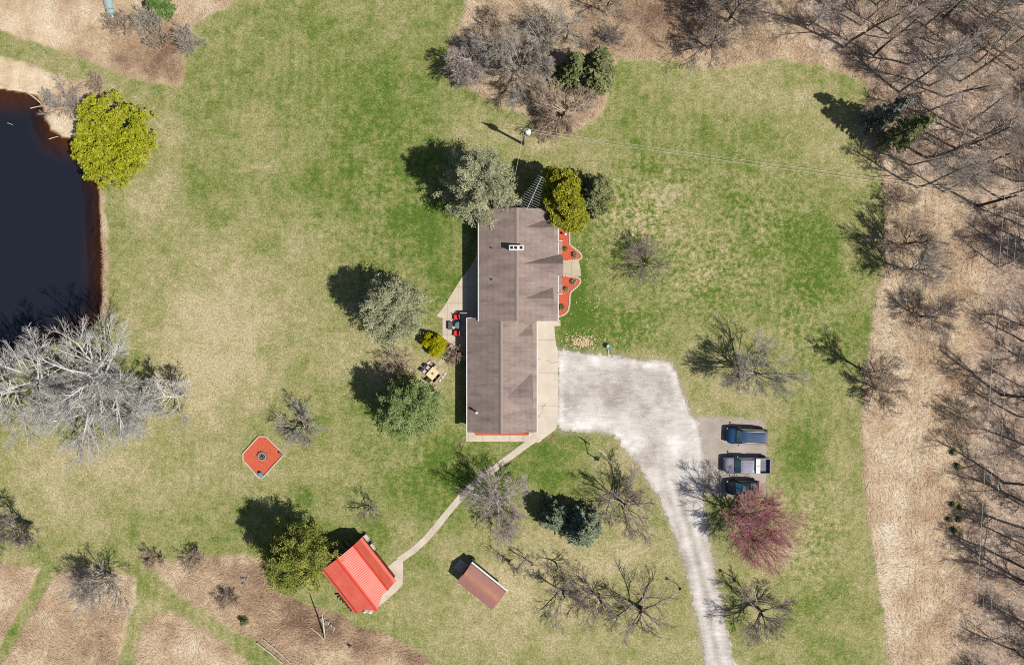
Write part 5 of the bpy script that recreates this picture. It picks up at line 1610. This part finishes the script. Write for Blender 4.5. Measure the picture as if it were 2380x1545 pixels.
PK = dict(npuff=3000, pr=.34, nleaf=20, ln=.24, wd=.085, shell=.6, tintsd=.15)
ever("pine_tree", "large sage grey pine touching the house's upper left roof corner", "pine tree", W(1120, 452), 'layer', 201, L_sage, h=11.0, R=4.9, **LP)
ever("pine_tree", "sage grey pine on the lawn left of the patio", "pine tree", W(922, 722), 'layer', 202, L_sage, h=9.2, R=4.3, **LP)
ever("pine_tree", "green conifer below the dining terrace with a bare brown flank", "conifer", W(958, 940), 'layer', 203, L_sage2, h=8.2, R=4.2, **LP)
ever("pine_tree", "olive green pine beside the red roofed barn", "pine tree", W(718, 1272), 'layer', 204, L_pine, h=10.0, R=4.5, **LP)
ever("spruce_tree", "sage spruce behind the yellow cedar at the house's upper right", "spruce", W(1374, 462), 'layer', 205, L_spru, h=9.0, R=2.7, whorls=22, per=9)
ever("cedar_tree", "yellow cedar at the house's upper right roof corner", "cedar", W(1302, 474), 'puff', 206, L_gold2,
     lobes=sub_lobes(6, [(0, .8, 4.2, 1.9, 1.9, 3.6), (.5, -1.2, 3.6, 1.8, 1.7, 3.0), (-.9, 1.9, 3.8, 1.3, 1.3, 2.8), (1.2, -2.3, 2.4, 1.4, 1.2, 2.0), (.3, .3, 6.4, 1.2, 1.2, 1.4)], 70, .45, .75), **{**PK, "npuff": 1800, "pr": .26, "ln": .24, "wd": .12})
ever("blue_spruce", "smaller blue spruce of the pair below the house path", "spruce", W(1288, 1188), 'layer', 207, L_blue, "blue spruces below the path", h=5.2, R=2.2, whorls=15, per=9)
ever("blue_spruce", "larger blue spruce of the pair below the house path", "spruce", W(1348, 1212), 'layer', 208, L_blue, "blue spruces below the path", h=7.4, R=2.7, whorls=19, per=9)
ever("spruce_tree", "left of two green spruces in the upper thicket", "spruce", W(1330, 184), 'layer', 209, L_spru, "green spruces of the upper thicket", h=8.0, R=2.1, whorls=20, per=9)
ever("spruce_tree", "right of two green spruces in the upper thicket, the fuller one", "spruce", W(1380, 186), 'layer', 210, L_spru, "green spruces of the upper thicket", h=9.6, R=2.5, whorls=23, per=9)
ever("spruce_tree", "thin grey spruce at the right lawn's corner, its shadow on the lawn", "spruce", W(2022, 286), 'layer', 211, L_greys, "spruces at the wood corner", h=10.0, R=1.7, whorls=24, per=5, dens=.5, ln=.26, wd=.09)
ever("spruce_tree", "green tipped spruce at the wood corner, below the thin grey one", "spruce", W(2056, 330), 'layer', 212, L_spru, "spruces at the wood corner", h=11.5, R=2.1, whorls=26, per=5, dens=.5, ln=.26, wd=.09)
ever("evergreen_shrub", "bright green evergreen bush at the top edge right of the boat", "evergreen bush", W(378, 24), 'layer', 213, L_grn, h=3.0, R=1.7, whorls=10, per=10, ln=.3)
ever("cedar_thicket", "wide mounded yellow green cedar on the pond's right bank", "cedar", W(292, 338), 'puff', 214, L_gold,
     lobes=sub_lobes(7, [(-.6, 2.0, 2.0, 3.5, 3.2, 2.3), (1.2, .6, 2.0, 3.5, 3.4, 2.4), (-.4, -1.2, 2.1, 3.9, 3.3, 2.5), (-.9, -3.4, 1.7, 2.9, 2.1, 2.0), (-1.9, -.6, 1.6, 3.0, 2.8, 2.0), (2.2, -.6, 1.6, 2.2, 2.2, 1.8)], 260, .45, .75),
     npuff=6500, pr=.2, nleaf=15, ln=.15, wd=.085, shell=.6, tintsd=.2)
ever("topiary_bush", "bright golden bush of rounded lobes beside the patio", "bush", W(1010, 800), 'puff', 215, L_topi,
     lobes=[(.45, -.3, 1.1, .85, .85, 1.0), (.5, .55, 1.0, .6, .5, 1.1), (-.05, .35, 1.0, .5, .35, 1.0), (-.85, .2, .85, .48, .5, .9), (-.55, .95, .8, .5, .36, .8), (.1, -.85, .9, .6, .5, .8), (-.35, -.5, .55, .28, .25, .55), (.8, .1, .9, .55, .7, .9)],
     npuff=1500, pr=.14, nleaf=10, ln=.13, wd=.09, shell=.88, tintsd=.1)
# bed plants
for k, (px, py, lab, m_) in enumerate(((1187, 643, "small dark plant in the upper mulch bed near the porch", L_pine), (1290, 715, "round grassy plant at the upper mulch bed's outer bulge", L_sage), (1280, 1028, "round grassy plant at the lower mulch bed's outer bulge", L_sage),
                                       (1195, 1110, "small purplish plant in the lower mulch bed near the porch", L_sage), (1140, 1323, "small green plant at the narrow end of the lower mulch bed", L_spru))):
    r_ = .2 if k in (0, 3) else .3
    lv_ = puff_tree(300 + k, [(0, 0, .15, r_, r_, .22)], 40, .12, 9, .16, .05, .5)
    o = mesh_np("bed_plant", lv_[0], lv_[1], m_, None, attrs={"tint": ('FACE', lv_[2])}, loc=W(*zp(px, py), .06))
    tag(o, lab, "plant", "plants in the mulch beds")
# juniper seedlings beside the wires
for k, (px, py) in enumerate(((1310, 70), (1345, 165), (1312, 432), (1283, 535), (1320, 610), (1355, 455), (1350, 540))):
    x, y = (2304 + px / 2.327) * .7747, (1330 + py / 2.327) * .7747
    r_ = .27 if k < 5 else .18
    t = thing("juniper_seedling", "small green juniper seedling in the straw left of the overhead wires", "seedling", W(x - 8, y - 3), 0, "juniper seedlings in the straw")
    tk, br, lv_ = conifer(330 + k, h=r_ * 1.8, R=r_, whorls=6, per=7, ln=.16, wd=.08)
    mesh_np("stem", *cat([tk, br]), M_bark_d, t); mesh_np("foliage", lv_[0], lv_[1], L_spru, t, attrs={"tint": ('FACE', lv_[2])})
t = thing("juniper_seedling", "small green juniper seedling alone in the lower left straw", "seedling", W(570, 1441))
tk, br, lv_ = conifer(340, h=1.2, R=.4, whorls=7, per=7, ln=.16, wd=.08)
mesh_np("stem", *cat([tk, br]), M_bark_d, t); mesh_np("foliage", lv_[0], lv_[1], L_spru, t, attrs={"tint": ('FACE', lv_[2])})

# ------------------------------------------------------------------ dead wood
M_birch = m_bark("birch_wood", C(224, 214, 196), C(188, 176, 158))


def logthing(a, b, r, lab, z=.1, grp=None, mat=M_birch):
    a, b = Vector(W(*a, 0)), Vector(W(*b, 0)); a.z = z if not isinstance(z, tuple) else z[0]; b.z = z if not isinstance(z, tuple) else z[1]
    m_ = a.lerp(b, .5) + Vector((.04, .05, 0))
    return tag(MB(a).tube([a, m_, b], [r, r * .9, r * .7], 7).build("fallen_log", mat, None, loc=a), lab, "log", grp)


q1 = lambda x, y: (x / 2.323 * .7747, y / 2.323 * .7747)
q3 = lambda x, y: (x / 2.327 * .7747, (1330 + y / 2.327) * .7747)
q4 = lambda x, y: ((768 + x / 2.327) * .7747, (1330 + y / 2.327) * .7747)
logthing(q1(190, 645), q1(300, 735), .1, "pale fallen log sloping into the pond from the upper bank", .0)
logthing(q1(212, 755), q1(305, 738), .06, "thin pale branch lying in the pond beside the bank", -.02)
logthing(q1(340, 970), q1(405, 952), .05, "thin pale stick at the tip of the pond's point", -.02)
logthing(q1(50, 857), q1(88, 873), .04, "short pale stick floating alone on the pond", -.08)
logthing(q4(480, 1365), q4(390, 1280), .07, "pale fallen trunk on straw meeting the standing snag's foot", .25)
logthing(q4(10, 1385), q4(190, 1530), .09, "long pale fallen log beside the mown trail, left one of two", .25, "fallen logs by the mown trail")
logthing(q4(60, 1365), q4(250, 1530), .07, "long pale fallen log beside the mown trail, right one of two", .25, "fallen logs by the mown trail")
sn = Vector(W(*q4(482, 1365), 0))
tp = Vector(W(*q4(462, 1190), 3.6)) - sn
t = thing("dead_snag", "white leaning dead birch trunk in straw below the barn pine", "dead tree", sn)
MB().tube([(0, 0, 0), (tp.x * .4, tp.y * .5, 1.6), tuple(tp)], [.11, .09, .05], 8).build("trunk", M_birch, t, True)
MB().tube([(tp.x * .7, tp.y * .75, 2.6), (tp.x * .7 - .4, tp.y * .75 + .2, 2.9)], [.03, .015], 5).build("branch", M_birch, t)
rg = np.random.default_rng(31)
for k in range(16):
    x, y = 455 + k * 6.2, 1215 + k * 4.5 + rg.uniform(-8, 8)
    a = Vector(W(*q4(x, y), 0))
    o = MB().tube([(-.26, 0, 0), (.26, 0, 0)], .055, 7).build("firewood_log", M_stone if k % 3 else M_birch, None, loc=(a.x, a.y, .2 + .06 * (k % 2)))
    o.rotation_euler = (0, 0, 1.05 + rg.uniform(-.25, .25))
    tag(o, "pale split log in the row of firewood beside the dead birch", "log", "firewood row in the straw")
rg = np.random.default_rng(32)
t = thing("rock_pile", "pale grey rock pile in the lower left straw", "rock pile", W(570, 1347, 0))
for k in range(14):
    r_ = rg.uniform(.1, .2)
    MB().blob((rg.normal(0, .35), rg.normal(0, .22), .2), (r_, r_, r_ * .8), 7, 5, .2, k).build("stone", M_stone, t)
tag(MB().blob((0, 0, 0), (.28, .2, .16), 8, 6, .2, 3).build("dark_stump", M_black, None, loc=W(1048, 1511, .15)) if False else MB().lathe([(.2, 0), (.16, .3), (.15, .5), (.02, .48)], (0, 0, 0), 9).build("stump", M_bark_d, None, loc=W(*q4(657, 1405), 0)),
    "dark rotten stump standing in the straw below the barn", "stump")

# ------------------------------------------------------------------ straw, litter and undergrowth
rg = np.random.default_rng(41)


def scatter_rough(nn_, x0, x1, y0, y1, seed):
    rg = np.random.default_rng(seed)
    X, Y = rg.uniform(x0, x1, nn_), rg.uniform(y0, y1, nn_)
    wv_ = vnoise(X, Y, 9, 1) * 3.2 + vnoise(X, Y, 27, 2) * 4 + vnoise(X, Y, 4.5, 3) * 1.5
    m_ = rough_mask(X, Y, wv_) * (sdf(POND, X, Y) > 4)
    k = m_ > rg.uniform(.2, .9, nn_)
    return X[k], Y[k]


L_straw = m_leaf("straw_blades", C(142, 112, 92), C(222, 195, 162), C(249, 233, 208), .2, .9)
X, Y = scatter_rough(900000, -90, 2470, -70, 1610, 42)
wz = 1 - smooth(sdf(WOODS, X, Y), -60, 40)
kp_ = rg.uniform(0, 1, len(X)) > wz * .6
X, Y, wz = X[kp_], Y[kp_], wz[kp_]
th = vnoise(X, Y, 50, 43) * 2.2 + vnoise(X, Y, 18, 44) * .8 + rg.normal(0, .5, len(X)) + 2.0
ln_ = rg.uniform(.2, .66, len(X)) * (1 - .4 * wz)
c = np.stack([(X - CX) / S, -(Y - CY) / S, rg.uniform(.06, .26, len(X))], -1)
d = np.stack([np.cos(th), np.sin(th), rg.uniform(.0, .5, len(X))], -1)
tint = np.clip(.5 + -.75 * tone(X, Y) + rg.normal(0, .14, len(X)) - .12 * wz + .06, 0, 1)
lv_ = leaf_quads(c, d, ln_, rg.uniform(.012, .03, len(X)), rg, tint, np.array([.1, -.05, 1.0]))
tag(mesh_np("dry_grass", lv_[0], lv_[1], L_straw, attrs={"tint": ('FACE', lv_[2])}), "tall straw coloured dry grass matted over the unmown ground", "dry grass", None, "stuff")
# undergrowth: thin saplings and brush standing in the wood and the thickets
X, Y = scatter_rough(60000, 1040, 2560, -70, 1610, 47)
wz = 1 - smooth(sdf(WOODS, X, Y), -70, 50)
th_ = np.zeros(len(X))
for ax, ay, ar in ((1200, 150, 120), (1300, 240, 80), (1700, 60, 90), (2120, 570, 80), (2130, 740, 60), (2040, 880, 60), (1420, 70, 60)):
    th_ = np.maximum(th_, np.exp(-(((X - ax) ** 2 + (Y - ay) ** 2) / ar ** 2)) * .8)
kp_ = rg.uniform(0, 1, len(X)) < np.maximum(wz * .6, th_) * .45
X, Y = X[kp_], Y[kp_]
nS = len(X)
s = np.stack([(X - CX) / S, -(Y - CY) / S, np.zeros(nS)], -1)
L = rg.uniform(.8, 3.4, nS)
d = np.concatenate([rg.normal(0, .35, (nS, 2)), np.ones((nS, 1))], 1)
P, D_ = polyl(s, d, L, 5, .12, 0, rg)
r0 = np.full(nS, .011)
a = tubes(P, r0, r0 * .5, 3)
p, cd, cl, _ = spawn(P, D_, L, r0, r0, 9, .25, 1, 40, 12, .42, .4, rg)
P2, _d = polyl(p, cd, cl, 3, .15, 0, rg)
b = tubes(P2, np.full(len(p), .009), np.full(len(p), .005), 3)
uv_, uf_ = cat([a, b])
tag(mesh_np("undergrowth", uv_, uf_, M_twig), "thin leafless saplings and brush standing through the wood", "undergrowth", None, "stuff")
# fallen leaves on the lawn near the garage and front
L_dead = m_leaf("dead_leaves", C(206, 170, 120), C(226, 200, 156), C(240, 224, 190), .1, .9)
rg = np.random.default_rng(50)
xs = np.concatenate([rg.normal(1352, 14, 260), rg.normal(1350, 30, 170), rg.uniform(1310, 1400, 90), rg.uniform(1380, 1560, 40)])
ys = np.concatenate([rg.normal(795, 7, 260), rg.normal(793, 12, 170), rg.uniform(560, 810, 90), rg.uniform(640, 830, 40)])
k = (sdf(GRAVEL, xs, ys) > 6) & (xs > 1304)
xs, ys = xs[k], ys[k]
nl = len(xs)
xs = np.concatenate([xs, rg.normal(480, 45, 420), rg.normal(430, 40, 160), rg.uniform(600, 1000, 120), rg.uniform(1400, 2000, 160)])
ys = np.concatenate([ys, rg.normal(840, 70, 420), rg.normal(740, 40, 160), rg.uniform(200, 1100, 120), rg.uniform(200, 800, 160)])
k = (sdf(GRAVEL, xs, ys) > 6)
xs, ys = xs[k], ys[k]
c = np.stack([(xs - CX) / S, -(ys - CY) / S, np.full(len(xs), .05)], -1)
d = np.stack([rg.normal(0, 1, len(xs)), rg.normal(0, 1, len(xs)), rg.normal(0, .15, len(xs))], -1)
u = nrm(d); sd_ = nrm(np.cross(u, np.array([0, 0, 1.]) + rg.normal(0, .2, (len(xs), 3))))
ln_ = (rg.uniform(.04, .12, len(xs)) * np.where(np.arange(len(xs)) < nl, 1.0, .55))[:, None]
Vv = np.stack([c - u * ln_, c + sd_ * ln_ * .7, c + u * ln_, c - sd_ * ln_ * .7], 1).reshape(-1, 3)
tag(mesh_np("fallen_leaves", Vv, np.arange(len(xs) * 4).reshape(-1, 4), L_dead, attrs={"tint": ('FACE', rg.uniform(0, 1, len(xs)))}),
    "pale fallen leaves and flecks scattered over the lawn", "fallen leaves", None, "stuff")
